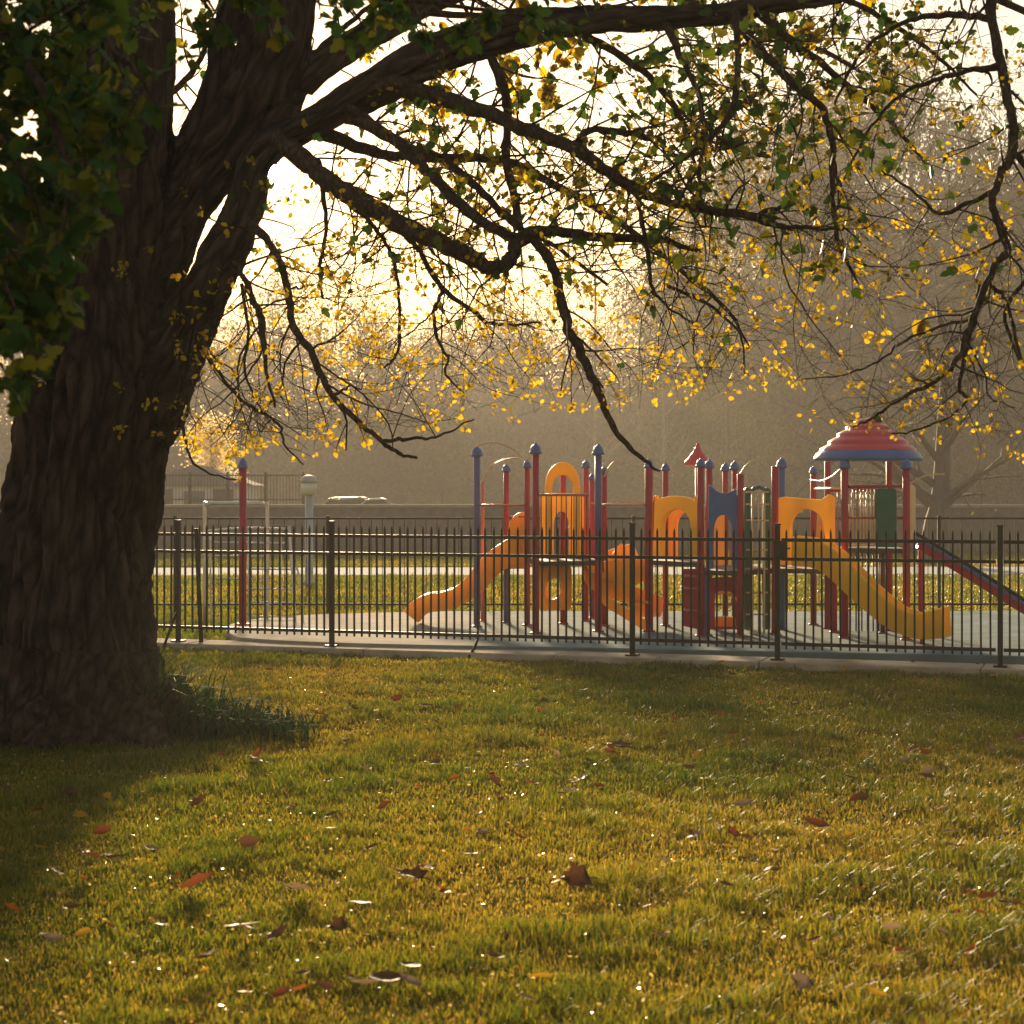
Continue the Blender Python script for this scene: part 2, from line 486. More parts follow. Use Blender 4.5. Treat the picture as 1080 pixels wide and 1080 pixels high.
# fence line on the ground
FA, FB = Vector((-3.62, 18.1, 0)), Vector((4.18, 15.43, 0))
FD = (FB - FA).normalized(); FN = Vector((-FD.y, FD.x, 0))     # FN points away from the camera
FRZ = math.atan2(FD.y, FD.x)
def fence_pt(px, off=0.0):
    """where the fence line crosses the direction of picture column px"""
    k = (px - CX) / F
    # x = k*y on A + t*D
    t = (k * FA.y - FA.x) / (FD.x - k * FD.y)
    return FA + FD * t + FN * off
def strip_between(t0, t1, o0, o1, z0, z1, mb):
    a = FA + FD * t0; b = FA + FD * t1
    p = [a + FN * o0, b + FN * o0, b + FN * o1, a + FN * o1]
    vs = [Vector((q.x, q.y, z0)) for q in p] + [Vector((q.x, q.y, z1)) for q in p]
    mb.add(vs, [(0, 3, 2, 1), (4, 5, 6, 7), (0, 1, 5, 4), (1, 2, 6, 5), (2, 3, 7, 6), (3, 0, 4, 7)])
mb = MB()
for k in range(16):
    strip_between(-9 + 1.9 * k, -9 + 1.9 * (k + 1) - 0.008, -0.20, 0.28, -0.05, 0.07, mb)
tag(mb.build('pavement', M['concrete'], None, bevel=0.012), kind='structure')

pad_out = [(250, 672), (238, 664), (246, 657), (275, 652), (330, 648), (400, 646), (480, 644.5), (700, 644.5), (1000, 644.5), (1400, 645), (1420, 706), (1080, 692), (900, 688.5), (740, 685.5), (620, 683), (500, 681), (420, 679.5), (350, 677.5), (290, 675)]
pts = []
for px, py in pad_out:
    d = depth_of(py, SLAB); pts.append((( px - CX) / F * d, d, SLAB))
pts = [tuple(q) for q in spline(pts + [pts[0]], 4)][:-1]
pad_poly = [(p[0], p[1]) for p in pts]
mb = MB(); mb.prism([(p[0], p[1], -0.05) for p in pts], (0, 0, 0.05 + SLAB))
ob = mb.build('play_surface', M['rubber'], None, bevel=0.015); tag(ob, kind='structure')

# pale path beyond the back fence
mb = MB()
ya, yb = 33.2, 36.4
vs = []
for i in range(41):
    x = -60 + 3 * i
    c = 0.5 * math.sin(x * 0.06)
    vs += [(x, ya + c, 0.004), (x, yb + c, 0.004)]
mb.add(vs, [(2 * i, 2 * i + 2, 2 * i + 3, 2 * i + 1) for i in range(40)])
tag(mb.build('path', M['path']), kind='structure')

# ------------------------------------------------------------------ front fence and gate
FZ0, FZ1 = 0.07, 1.24
posts_px = {'pp': [188, 209, 350, 667]}
def tpar(p): return (p - FA).dot(FD)
def fence_thing():
    root = thing('metal_fence', 'long black metal picket fence running between the lawn and the playground', 'fence', tuple(fence_pt(350)))
    def post(p, parent, h=1.20, w=0.044):
        mb = MB(); mb.box((p.x, p.y, FZ0 + h / 2), (w, w, h), FRZ)
        o = mb.build('post', M['black'], parent, bevel=0.004)
        m2 = MB(); m2.box((p.x, p.y, FZ0 + h + 0.0085), (w + 0.012, w + 0.012, 0.015), FRZ)
        m2.build('post_cap', M['black'], o, bevel=0.004)
        m3 = MB(); m3.box((p.x, p.y, FZ0 + 0.008), (w + 0.07, w + 0.07, 0.013), FRZ)
        m3.build('base_plate', M['black'], o, bevel=0.002)
        return o
    t_gate0, t_gate1 = tpar(fence_pt(820)), tpar(fence_pt(1055))
    runs = [(-3.2, tpar(fence_pt(188))), (tpar(fence_pt(188)), tpar(fence_pt(350))), (tpar(fence_pt(350)), tpar(fence_pt(667))), (tpar(fence_pt(667)), t_gate0), (t_gate1, t_gate1 + 2.6)]
    for px in (188, 350, 667, 820, 1055):
        post(fence_pt(px), root)
    lean = fence_pt(209)
    mb = MB(); mb.tube([lean + Vector((0.03, 0, FZ0)), lean + Vector((-0.02, 0, 1.2))], 0.022, 8)
    mb.build('post', M['black'], root)
    for t in (-3.2, t_gate1 + 2.6): post(FA + FD * t, root)
    # rails per run
    for a, b in runs:
        for nm, z, h in (('top_rail', 1.07, 0.03), ('middle_rail', 0.90, 0.028), ('bottom_rail', 0.145, 0.03)):
            mb = MB(); mid = FA + FD * ((a + b) / 2)
            mb.box((mid.x, mid.y, FZ0 + z), (b - a - 0.056, 0.03, h), FRZ)
            mb.build(nm, M['black'], root)
    # braces that reach out to the lawn edge
    for px in (188, 505):
        p = fence_pt(px)
        z0 = FZ0 + (0.13 if px != 188 else 0.3)
        mb = MB()
        mb.tube([p + FN * -0.02 + Vector((0, 0, z0)), p + FN * -0.09 + FD * -0.01 + Vector((0, 0, z0 - 0.1)), p + FN * -0.26 + FD * -0.03 + Vector((0, 0, 0.0))], 0.014, 8)
        mb.build('brace', M['black'], root)
    return root, runs, (t_gate0, t_gate1)
fence_root, runs, gate_t = fence_thing()

def picket_mesh():
    h = 1.17; w = 0.008
    mb = MB()
    vs = []
    for z, s in ((0.10, w), (h - 0.035, w), (h, 0.0015)):
        for x, y in ((-s, -s), (s, -s), (s, s), (-s, s)):
            vs.append((x, y, z))
    fs = [(0, 3, 2, 1), (8, 9, 10, 11)]
    for i in range(2):
        for k in range(4):
            fs.append((i * 4 + k, i * 4 + (k + 1) % 4, i * 4 + 4 + (k + 1) % 4, i * 4 + 4 + k))
    mb.add(vs, fs)
    me = mb.mesh('picket'); me.materials.append(M['black'])
    return me
pk_me = picket_mesh()
pk_first = None
def place_picket(p, parent):
    global pk_first
    if pk_first is None:
        o = bpy.data.objects.new('picket', pk_me); pk_first = o
    else:
        o = pk_first.copy()
    o.parent = parent
    o.location = Vector((p.x, p.y, FZ0)) - WO[parent.name]
    o.rotation_euler = (rnd.gauss(0, 0.004), rnd.gauss(0, 0.004), FRZ)
    C.objects.link(o)
hidden = MB()
for a, b in runs:
    n = max(2, round((b - a) / 0.0795)); 
    for i in range(1, n):
        p = FA + FD * (a + (b - a) * i / n)
        px = CX + F * p.x / p.y
        if 156 < px < 1085:
            place_picket(p, fence_root)
        else:
            hidden.box((p.x, p.y, FZ0 + 0.65), (0.016, 0.016, 1.1), FRZ)
hp = hidden.build('picket_row', M['black'], fence_root); tag(hp, kind='stuff')

ga, gb = gate_t
gmid = FA + FD * ((ga + gb) / 2)
gate = thing('fence_gate', 'black metal picket gate with a latch box, in front of the yellow slide', 'gate', tuple(gmid))
for nm, z, h in (('top_rail', 1.07, 0.03), ('middle_rail', 0.90, 0.028), ('bottom_rail', 0.145, 0.03)):
    mb = MB(); mb.box((gmid.x, gmid.y, FZ0 + z), (gb - ga - 0.075, 0.03, h), FRZ)
    mb.build(nm, M['black'], gate)
n = round((gb - ga) / 0.0795)
for i in range(1, n):
    place_picket(FA + FD * (ga + (gb - ga) * i / n), gate)
lp = FA + FD * (ga + 0.028)
mb = MB(); mb.box((lp.x - FN.x * 0.045, lp.y - FN.y * 0.045, FZ0 + 0.98), (0.10, 0.05, 0.17), FRZ)
mb.tube([lp - FN * 0.075 + FD * -0.02 + Vector((0, 0, FZ0 + 0.99)), lp - FN * 0.085 + FD * 0.10 + Vector((0, 0, FZ0 + 1.0))], 0.008, 8)
mb.build('latch', M['black'], gate, bevel=0.006)

# ------------------------------------------------------------------ back fence
bf = thing('railing_fence', 'thin dark railing fence along the far side of the playground pad', 'fence', (0, 23.0, 0))
BY = 23.0
bz = EYE - (545.5 - HY) / F * BY
bx = [-8.2 + 1.95 * i for i in range(11)]
for i, x in enumerate(bx):
    mb = MB(); mb.box((x, BY, (bz + 0.02) / 2), (0.04, 0.04, bz + 0.02)); mb.build('post', M['dark_fence'], bf)
    if i:
        x0 = bx[i - 1]
        mb = MB(); mb.box(((x0 + x) / 2, BY, bz - 0.015), (x - x0 - 0.042, 0.026, 0.026))
        mb.build('top_rail', M['dark_fence'], bf)
        mb = MB(); mb.box(((x0 + x) / 2, BY, 0.12), (x - x0 - 0.042, 0.026, 0.026))
        mb.build('bottom_rail', M['dark_fence'], bf)
        mb = MB()
        for k in range(1, 14):
            xx = x0 + (x - x0) * k / 14
            mb.box((xx, BY, (0.133 + bz - 0.028) / 2), (0.008, 0.008, bz - 0.028 - 0.133))
        mb.build('bar_panel', M['dark_fence'], bf)

# ------------------------------------------------------------------ playground structure
play = thing('play_structure', 'large red, blue and yellow play structure with slides and a cone roof on the pad', 'playground', (1.9, 18.9, SLAB))
CAPP = [(0.040, -0.014), (0.062, -0.012), (0.066, 0.000), (0.065, 0.012), (0.058, 0.018), (0.058, 0.030), (0.054, 0.048), (0.045, 0.066), (0.032, 0.080), (0.018, 0.088), (0.013, 0.096), (0.012, 0.103), (0.003, 0.108)]
def pole(px, by, ty, mlow='red', cap=True, r=0.032, split=None, d=None, mhigh=None, capscale=1.0, parent=play, nm='post'):
    d = d or depth_of(by, SLAB)
    x = (px - CX) / F * d
    zt = EYE + (HY - ty) / F * d
    if cap: zt -= 0.105 * capscale
    mb = MB()
    zb = SLAB
    if split:
        zs = EYE + (HY - split) / F * d
        mb.lathe((x, d, 0), [(r, zb), (r, zs)], 14)
        o = mb.build(nm, M[mlow], parent)
        m2 = MB(); m2.lathe((x, d, 0), [(r * 0.999, zs), (r * 0.999, zt)], 14); m2.build(nm, M[mhigh], parent)
    else:
        mb.lathe((x, d, 0), [(r, zb), (r, zt - 0.004), (r * 0.9, zt)], 14)
        o = mb.build(nm, M[mlow], parent)
    m3 = MB(); m3.lathe((x, d, zb), [(r + 0.022, 0.0), (r + 0.022, 0.012), (r + 0.003, 0.016)], 14)
    m3.build('foot_collar', M[mlow], o)
    if cap:
        m2 = MB(); m2.lathe((x, d, zt), [(a * capscale, b * capscale) for a, b in CAPP], 18)
        m2.build('post_cap', M['blue'], o)
    return Vector((x, d, 0))

pA = pole(503, 661, 470, 'purple', r=0.036)
pole(509, 655, 508, 'pink', cap=False, r=0.022)
pB = pole(534, 657, 489, 'purple', split=572, mhigh='red', capscale=0.75)
pC = pole(556, 659.5, 485, 'red', capscale=0.75)
pD = pole(565, 668, 467, 'red', r=0.036)
pE = pole(594, 658, 500, 'red', cap=False, r=0.034)
pF = pole(618, 655, 485, 'red', capscale=0.78)
pole(624.5, 652, 499, 'red', capscale=0.7, r=0.03)
pG = pole(631, 666, 468, 'red', split=592, mhigh='purple', r=0.037)
pH = pole(637.5, 660, 492, 'red', capscale=0.6, r=0.03)
pI = pole(684.5, 666, 484, 'red', r=0.044, capscale=0.8)
pJ = pole(702, 660, 488, 'red', capscale=0.75)
pK = pole(739, 671, 483, 'red', capscale=0.8, r=0.036)
pole(745.5, 670, 598, 'purple', cap=False, r=0.034)
pL = pole(748, 662, 484, 'red', capscale=0.85, r=0.036)
pM = pole(765, 656, 488, 'red', capscale=0.8)
pN = pole(775, 660, 486, 'red', capscale=0.85)
pO = pole(781, 672, 500, 'red', cap=False, r=0.035)
pP = pole(817.5, 669, 492, 'red', cap=False, r=0.038)
pQ = pole(824.5, 664, 482.5, 'blue', capscale=0.95, r=0.037)
pR = pole(858, 659, 491, 'red', capscale=0.75, r=0.034)
pS = pole(873, 663, 486, 'red', cap=False, r=0.035)
pole(880, 667, 580, 'red', cap=False, r=0.03)
pT = pole(891, 673, 483, 'red', capscale=0.9, r=0.038)
pU = pole(938, 665, 486, 'red', cap=False, r=0.034)
pole(931, 668, 581, 'decktop', cap=False, r=0.026)
pV = pole(956, 675, 483.5, 'red', capscale=0.9, r=0.038)
pole(971, 668, 576, 'red', cap=False, r=0.026)

def zat(py, d): return EYE + (HY - py) / F * d
def deck(corners, py, d, nm='deck'):
    z = zat(py, d)
    c = sum((Vector(p) for p in corners), Vector()) / len(corners)
    out = [Vector((p.x, p.y, 0)) for p in corners]
    mb = MB(); mb.prism([(p.x, p.y, z - 0.05) for p in out], (0, 0, 0.05))
    return mb.build(nm, M['deck'], play, bevel=0.006), z
deck([pD, pG, pF, pC], 592, 18.7)
deck([pI, pK, Vector((2.05, 19.6, 0)), pJ], 591.5, 18.7)
deck([pK, pO, pN, pL], 602, 18.2)
deck([pO, pP, pR, pN], 600, 18.5)
deck([pP, Vector((3.28, 18.3, 0)), pT, pS, pR], 600, 18.4)
_, zr = deck([pT, pV, pU, pS], 578, 18.0)

def plane_pts(P, Q, uv):
    """picture points (px,py) put on the vertical plane through ground points P and Q"""
    out = []
    for px, py in uv:
        k = (px - CX) / F
        D = Q - P
        t = (k * P.y - P.x) / (D.x - k * D.y)
        q = P + D * t
        out.append(Vector((q.x, q.y, zat(py, q.y))))
    return out
def arc(cx, cy, rx, ry, a0, a1, n):
    return [(cx + rx * math.cos(math.radians(a0 + (a1 - a0) * i / n)), cy - ry * math.sin(math.radians(a0 + (a1 - a0) * i / n))) for i in range(n + 1)]
def panel(P, Q, uv, material, nm, th=0.05, bevel=0.012, off=0.0):
    nrm = (Q - P).cross(Vector((0, 0, 1))).normalized()
    if nrm.y < 0: nrm = -nrm
    p = [q + nrm * off for q in plane_pts(P, Q, uv)]
    mb = MB(); mb.prism(p, nrm * th)
    return mb.build(nm, material, play, bevel=bevel)

# arched yellow panels, blue arched panel
panel(pI, pK, [(688, 588), (688, 524), (692, 522)] + arc(711, 530, 21, 7, 170, 10, 8) + [(732, 522), (736, 525), (736, 588), (728, 588)] + arc(713, 556, 15, 19, 0, 180, 12) + [(698, 588)], M['yellow'], 'arch_panel', 0.06, 0.014)
panel(pJ, pL, [(700, 588), (700, 532), (706, 526), (720, 530), (737, 526), (741, 532), (741, 588), (735, 588)] + arc(724, 556, 11, 16, 0, 180, 10) + [(713, 588)], M['orange'], 'arch_panel', 0.06, 0.014)
panel(pK, pO, [(747, 600), (747, 511), (752, 514)] + arc(764, 512, 12, 8, 200, 340, 8) + [(776, 516), (780, 518), (780, 600), (772.5, 600)] + arc(762, 560, 10, 17, 0, 180, 12) + [(752, 600)], M['blue'], 'arch_panel', 0.05, 0.01)
panel(pL, pM, [(752, 597), (752, 520), (764, 524), (770, 597)], M['orange'], 'side_panel', 0.04, 0.01)
panel(pP, pT, [(823, 596), (823, 525), (828, 524), (868, 527), (876, 521), (881, 524), (881, 575), (874, 575)] + arc(853, 556, 17, 19, 0, 180, 12) + [(836, 596)], M['yellow'], 'arch_panel', 0.06, 0.014, off=-0.05)
panel(pR, pS, [(860, 575), (862, 530), (868, 524), (876, 528), (876, 575), (871, 575), (870, 545), (866, 545), (865, 575)], M['orange'], 'side_panel', 0.05, 0.01)

# left tower: arched hood over bars
hoodP, hoodQ = Vector((pD.x, 19.5, 0)), Vector((pG.x, 19.5, 0))
panel(hoodP, hoodQ, [(575, 590), (575, 515)] + arc(593.5, 513, 18.5, 26, 180, 0, 14) + [(612, 515), (612, 590), (604.5, 590)] + arc(593.5, 515, 11, 14, 0, 180, 12) + [(582.5, 590)], M['yellow'], 'arch_hood', 0.10, 0.02)
panel(hoodP + Vector((0, 0.35, 0)), hoodQ + Vector((0, 0.35, 0)), [(570, 590), (570, 524), (577, 520), (608, 520), (616, 524), (616, 590), (600, 590), (600, 555)] + arc(592, 555, 8, 16, 0, 180, 8) + [(584, 590)], M['yellow'], 'back_panel', 0.05, 0.01)
# bar railing at its front
def railing(P, Q, x0, x1, ytop, ybot, n, mtop, mbar, nm='railing', r=0.007, rr=0.014):
    t = plane_pts(P, Q, [(x0, ytop), (x1, ytop), (x0, ybot), (x1, ybot)])
    mb = MB(); mb.tube([t[0], t[1]], rr, 10)
    o = mb.build('top_rail', mtop, play)
    mb = MB()
    for i in range(n):
        k = (i + 0.5) / n
        mb.tube([t[0].lerp(t[1], k), t[2].lerp(t[3], k)], r, 6)
    mb.tube([t[2], t[3]], rr * 0.8, 8)
    return mb.build(nm, mbar, play)
dn = Vector((0, -0.03, 0))
railing(pD + dn, pG + dn, 568, 621, 522, 588, 10, M['pink'], M['deck'], r=0.006)
railing(pT, pV, 894, 924, 514, 575, 8, M['red'], M['tan'], r=0.006)
railing(pS, pU, 876, 936, 517, 574, 12, M['red'], M['pink'], r=0.006)
railing(pT, pV, 894, 953, 513, 546, 3, M['red'], M['red'], r=0.006)
panel(pT, pV, [(924, 577), (924, 517), (926, 515), (944, 515), (946, 517), (946, 577)], M['green'], 'side_panel', 0.03, 0.008, off=-0.025)
panel(pV, pV + Vector((0.5, 0.6, 0)), [(960.5, 572), (960.5, 514), (963, 511), (966, 514), (966, 572)], M['tan'], 'end_panel', 0.03, 0.006)
# bars between posts
def bar(a, b, py, mt, r=0.014, nm='crossbar', dy=0.0, px=None):
    z0 = zat(py, a.y); z1 = zat(py, b.y)
    mb = MB(); mb.tube([(a.x, a.y + dy, z0), (b.x, b.y + dy, z1)], r, 10)
    return mb.build(nm, M[mt], play)
bar(pA, pC, 533, 'pink'); bar(pG, pI, 532.5, 'tan'); bar(pF, pJ, 531, 'pink', 0.01)
bar(pB, pC, 545, 'pink', 0.01); bar(pR, pT, 515, 'tan', 0.012)
# bent rods arching over
def rod(pts, mt='tan', r=0.008, nm='arched_rod'):
    q = spline([W(*p) for p in pts], 6)
    mb = MB(); mb.tube([Vector(p) for p in q], r, 8)
    return mb.build(nm, M[mt], play)
rod([(498, 474, 19.5), (508, 468.5, 19.5), (524, 467, 19.6), (540, 473, 19.7), (552, 484, 19.75)])
rod([(509, 508, 20.3), (516, 494, 20.2), (528, 486, 20.1), (545, 483, 19.9), (556, 487, 19.7)])
rod([(637, 503, 19.6), (641, 495, 19.6), (648, 487, 19.6), (657, 488, 19.6)])
rod([(780, 501, 18.15), (786, 492, 18.2), (793, 486, 18.3), (800, 482, 18.4)])
rod([(855, 506, 19.7), (866, 507, 19.3), (878, 502, 18.8), (887, 494, 18.2)])
rod([(959, 511, 17.9), (968, 505, 17.9), (980, 501, 17.9), (996, 500, 17.9)])
for (x, y, d0) in ((635, 490, 19.6),):
    q = [W(x + 1.2 * math.cos(a * 0.9), y - 10 + a * 0.6, d0 + 0.012 * math.sin(a * 0.9)) for a in range(0, 24)]
    mb = MB(); mb.tube(q, 0.006, 6); mb.build('coil_spring', M['galv'], play)

# cone roof
rc = (pT + pV + pU + pS) / 4
rc = W(915.5, 484, 18.45)
def cone_roof(c, R, H, steps, blue_frac, n=40):
    prof = []
    for i in range(steps):
        t0 = i / steps; t1 = (i + 1) / steps
        r0 = R * (1 - t0) ** 0.92; r1 = R * (1 - t1) ** 0.92
        prof += [(r0, H * t0), (r0 * 0.55 + r1 * 0.45 + 0.012, H * (t0 * 0.42 + t1 * 0.58)), (r1 + 0.016, H * (t1 - 0.015))]
    prof.append((0.012, H + 0.004))
    return prof
zr0 = zat(486, 18.45); zr1 = zat(441.5, 18.45)
Rr, Hr = 0.548, zr1 - zr0
prof = [(Rr * 0.90, 0.004), (Rr, 0.0), (Rr * 1.005, 0.03), (Rr * 0.955, 0.075), (Rr * 0.86, 0.115)]
mbB = MB(); mbB.lathe((rc.x, rc.y, zr0), [(Rr * 0.2, 0.03)] + prof, 44)
roof_lower = mbB.build('roof_rim', M['blue'], play)
tiers = [(0.885, 0.085), (0.87, 0.120), (0.79, 0.150), (0.72, 0.166), (0.735, 0.186), (0.70, 0.205), (0.62, 0.232), (0.555, 0.245), (0.57, 0.266), (0.53, 0.284), (0.46, 0.306), (0.395, 0.318), (0.41, 0.337), (0.37, 0.353), (0.30, 0.372), (0.24, 0.380), (0.25, 0.396), (0.19, 0.412), (0.10, 0.430), (0.01, 0.436)]
mbR = MB()
n = 60
vs = []
sc = Hr / 0.436
for j, (r, z) in enumerate(tiers):
    for k in range(n):
        a = 2 * math.pi * k / n
        wob = (0.014 * math.sin(a * 9) + 0.008 * math.sin(a * 5 + 1)) if j == 0 else 0
        rr = r * Rr + 0.006
        vs.append((rc.x + rr * math.cos(a), rc.y + rr * math.sin(a), zr0 + z * sc + wob + 0.006))
fs = []
for i in range(len(tiers) - 1):
    for k in range(n):
        k2 = (k + 1) % n
        fs.append((i * n + k, i * n + k2, (i + 1) * n + k2, (i + 1) * n + k))
fs.append([(len(tiers) - 1) * n + k for k in range(n)])
mbR.add(vs, fs, True)
mbR.build('cone_roof', M['red_roof'], play)
# small onion roof at the back
sc_ = W(736, 490, 20.2)
mb = MB(); mb.lathe(sc_, [(0.10, -0.005), (0.150, 0.0), (0.152, 0.03), (0.125, 0.06), (0.095, 0.085), (0.098, 0.095), (0.066, 0.13), (0.045, 0.155), (0.047, 0.163), (0.034, 0.19), (0.022, 0.20), (0.024, 0.215), (0.017, 0.235), (0.004, 0.243)], 24)
o = mb.build('small_roof', M['red_roof'], play)
mb = MB(); mb.lathe((sc_.x, sc_.y, SLAB), [(0.03, 0), (0.03, sc_.z - SLAB - 0.006)], 12); mb.build('post', M['red'], play)

# slides: U-shaped chutes swept along a path
def u_prof(w, h, th):
    def f(t):
        hh = h(t) if callable(h) else h
        return [(-w, 0), (w, 0), (w + th * 0.6, th), (w + th, hh), (w + th * 0.6, hh + 0.015), (w - th * 0.2, hh + 0.012), (w - th, hh * 0.35), (w * 0.6, th), (-w * 0.6, th), (-w + th, hh * 0.35), (-w + th * 0.2, hh + 0.012), (-w - th * 0.6, hh + 0.015), (-w - th, hh), (-w - th * 0.6, th)]
    return f
def chute(pxs, w, h, th, material, nm, lateral):
    q = [Vector(p) for p in spline([W(*p) for p in pxs], 7)]
    mb = MB(); mb.sweep(q, u_prof(w, h, th), lateral)
    return mb.build(nm, material, play, bevel=0.006)
sl = chute([(838, 597, 18.02), (858, 598, 17.95), (874, 606, 17.85), (905, 634, 17.65), (935, 659, 17.45), (953, 668, 17.35), (972, 673, 17.22), (1000, 672, 17.1)],
      0.13, lambda t: 0.29 - 0.07 * min(1, t * 2.2) + 0.05 * max(0, (t - 0.8) * 5), 0.035, M['yellow'], 'slide', (0.42, 0.91, 0))
e = W(985, 677, 17.25)
mb = MB(); mb.tube([(e.x - 0.09, e.y + 0.1, SLAB), (e.x - 0.09, e.y + 0.1, 0.19)], 0.022, 10); mb.build('slide_foot', M['red'], sl)
sl2 = chute([(553, 592, 19.98), (542, 596, 19.98), (528, 604, 19.98), (508, 624, 20.0), (488, 637, 20.0), (470, 643, 20.0), (455, 645, 20.0), (447, 650, 20.0), (442, 656, 20.0)],
      0.15, lambda t: 0.30 - 0.11 * min(1, t * 2.0), 0.035, M['orange'], 'slide', (0.05, 1, 0))
# entry hood of the left slide
q = plane_pts(Vector((-0.3, 19.85, 0)), Vector((0.6, 19.85, 0)), [(536, 600), (534, 572), (537, 551), (543, 543), (549, 540), (556, 540), (556, 600)])
mb = MB(); mb.prism(q, (0, 0.05, 0)); mb.build('slide_hood', M['orange'], play, bevel=0.015)
q = plane_pts(Vector((-0.3, 20.2, 0)), Vector((0.6, 20.2, 0)), [(536, 600), (534, 572), (537, 553), (543, 545), (549, 542), (556, 542), (556, 600)])
mb = MB(); mb.prism(q, (0, 0.05, 0)); mb.build('slide_hood', M['orange'], play, bevel=0.015)
# winding chute in the middle
path = []
for i in range(30):
    t = i / 29
    a = math.radians(60 + 300 * t)
    path.append(Vector((1.20 + 0.26 * math.cos(a), 19.45 + 0.30 * math.sin(a), 0.83 - 0.62 * t)))
mb = MB(); cen = Vector((1.20, 19.45, 0))
def lat_sp(t):
    a = math.radians(60 + 300 * t); return Vector((math.cos(a), math.sin(a), 0))
mb.sweep(path, u_prof(0.14, 0.17, 0.03), lat_sp)
mb.build('spiral_slide', M['orange'], play, bevel=0.004)
q = plane_pts(Vector((0.9, 19.0, 0)), Vector((1.5, 18.95, 0)), [(637, 611), (637, 592), (650, 590), (682, 590), (682, 612), (668, 618), (648, 616)])
mb = MB(); mb.prism(q, (0, 0.035, 0)); mb.build('slide_wall', M['orange'], play, bevel=0.012)
mb = MB(); q = [W(634, 622, 18.95), W(640, 634, 18.93), W(660, 647, 18.9), W(684, 662, 18.87)]
mb.sweep([Vector(v) for v in spline(q, 4)], lambda t: [(-0.025, -0.05), (0.025, -0.05), (0.025, 0.05), (-0.025, 0.05)], (0, 1, 0))
mb.build('stringer', M['orange'], play, bevel=0.005)
mb = MB(); mb.tube([W(668, 633, 18.9), W(676, 634, 18.8), W(686, 636, 18.75)], 0.014, 8); mb.build('handrail', M['orange'], play)
# crawl tunnel with round hole beneath the left deck
P0, Q0 = Vector((0.2, 19.05, 0)), Vector((0.9, 19.25, 0))
outer = plane_pts(P0, Q0, [(585.5 + 17.5 * max(-1, min(1, 1.35 * math.cos(a))), 619.5 - 24 * max(-1, min(1, 1.3 * math.sin(a)))) for a in [2 * math.pi * k / 28 for k in range(28)]])
inner = plane_pts(P0, Q0, [(583.5 + 8.5 * math.cos(a), 621.5 - 11 * math.sin(a) - 2.5 * math.cos(a)) for a in [2 * math.pi * k / 28 for k in range(28)]])
mb = MB(); mb.ring(outer, inner, (0, 0.05, 0)); mb.build('tunnel_panel', M['orange'], play, bevel=0.01)
outer2 = [p + Vector((0.04, 0.5, 0)) for p in outer]
mb = MB()
mid = [a.lerp(b, 0.45) + Vector((0, 0.052, 0)) for a, b in zip(inner, outer)]
n = len(mid)
inn = [a.lerp(b, 0.15) + Vector((0, 0.052, 0)) for a, b in zip(inner, outer)]
mb.ring(mid, inn, (0.05, 0.45, 0)); mb.build('tunnel', M['orange'], play)
# small table top seen under it
# ladder steps, red
P1_, Q1_ = pK + Vector((-0.35, 0.25, 0)), pK + Vector((0, 0.1, 0))
panel(P1_, Q1_, [(720, 660), (720, 600), (737, 600), (737, 664)], M['red'], 'ladder_panel', 0.03, 0.004)
for yy in (607, 620, 643):
    q = plane_pts(P1_, Q1_, [(721, yy), (736, yy + 1)])
    mb = MB(); mb.tube([q[0] + Vector((0, -0.035, 0)), q[1] + Vector((0, -0.035, 0))], 0.013, 8); mb.build('rung', M['pink'], play)
# red panel with arched window beneath the middle deck
outer = plane_pts(pK + Vector((0, 0.45, 0)), pO + Vector((0, 0.45, 0)), [(748, 664), (748, 636), (748, 610), (758, 609), (766, 609), (774, 609), (784, 610), (784, 636), (784, 664), (766, 664)])
inner = plane_pts(pK + Vector((0, 0.45, 0)), pO + Vector((0, 0.45, 0)), [(754, 661), (754, 640), (754, 627), (758, 624), (764, 623), (770, 624.5), (778, 631), (778, 645), (778, 661), (766, 661)])
mb = MB(); mb.ring(outer, inner, (0, 0.04, 0)); mb.build('window_panel', M['red'], play, bevel=0.006)
q = plane_pts(pK + Vector((0, 0.62, 0)), pO + Vector((0, 0.62, 0)), [(752, 662), (752, 651), (776, 651), (776, 662)])
mb = MB(); mb.prism(q, (0, 0.2, 0)); mb.build('bench_seat', M['orange'], play, bevel=0.02)
q = plane_pts(pK + Vector((0, 0.6, 0)), pO + Vector((0, 0.6, 0)), [(752, 631), (757, 626), (764, 625), (772, 628), (780, 635)])
mb = MB(); mb.tube(q, 0.015, 8); mb.build('handrail', M['tan'], play)
# green climber with ladder
for (x0, x1, dd) in ((785, 792, 18.75), (805, 813, 18.75)):
    q = [W(x0, 664, dd), W(x0, 516, dd), W((x0 + x1) / 2, 513.5, dd), W(x1, 516, dd), W(x1, 664, dd)]
    mb = MB(); mb.prism(q, (0, 0.12, 0)); mb.build('climber_side', M['green'], play, bevel=0.015)
lad = None
for xx in (793.5, 800, 806):
    mb = MB(); mb.tube([W(xx, 672 if xx < 805 else 670, 18.2), W(xx, 600, 18.3), W(xx, 518, 18.5)], 0.011 if xx != 800 else 0.008, 8)
    mb.build('ladder_rail', M['tan'], play)
for yy in (519, 532, 549, 580, 600, 625, 648):
    mb = MB(); t = (yy - 518) / 154; d_ = 18.5 - 0.3 * t
    mb.tube([W(787, yy, d_), W(811, yy, d_)], 0.009, 8); mb.build('rung', M['tan'], play)
mb = MB(); q = [W(793, 519, 18.5), W(795, 515, 18.6), W(800, 513.5, 18.7), W(805, 515, 18.6), W(807, 519, 18.5)]
mb.tube(q, 0.022, 8); mb.build('climber_hoop', M['green'], play)
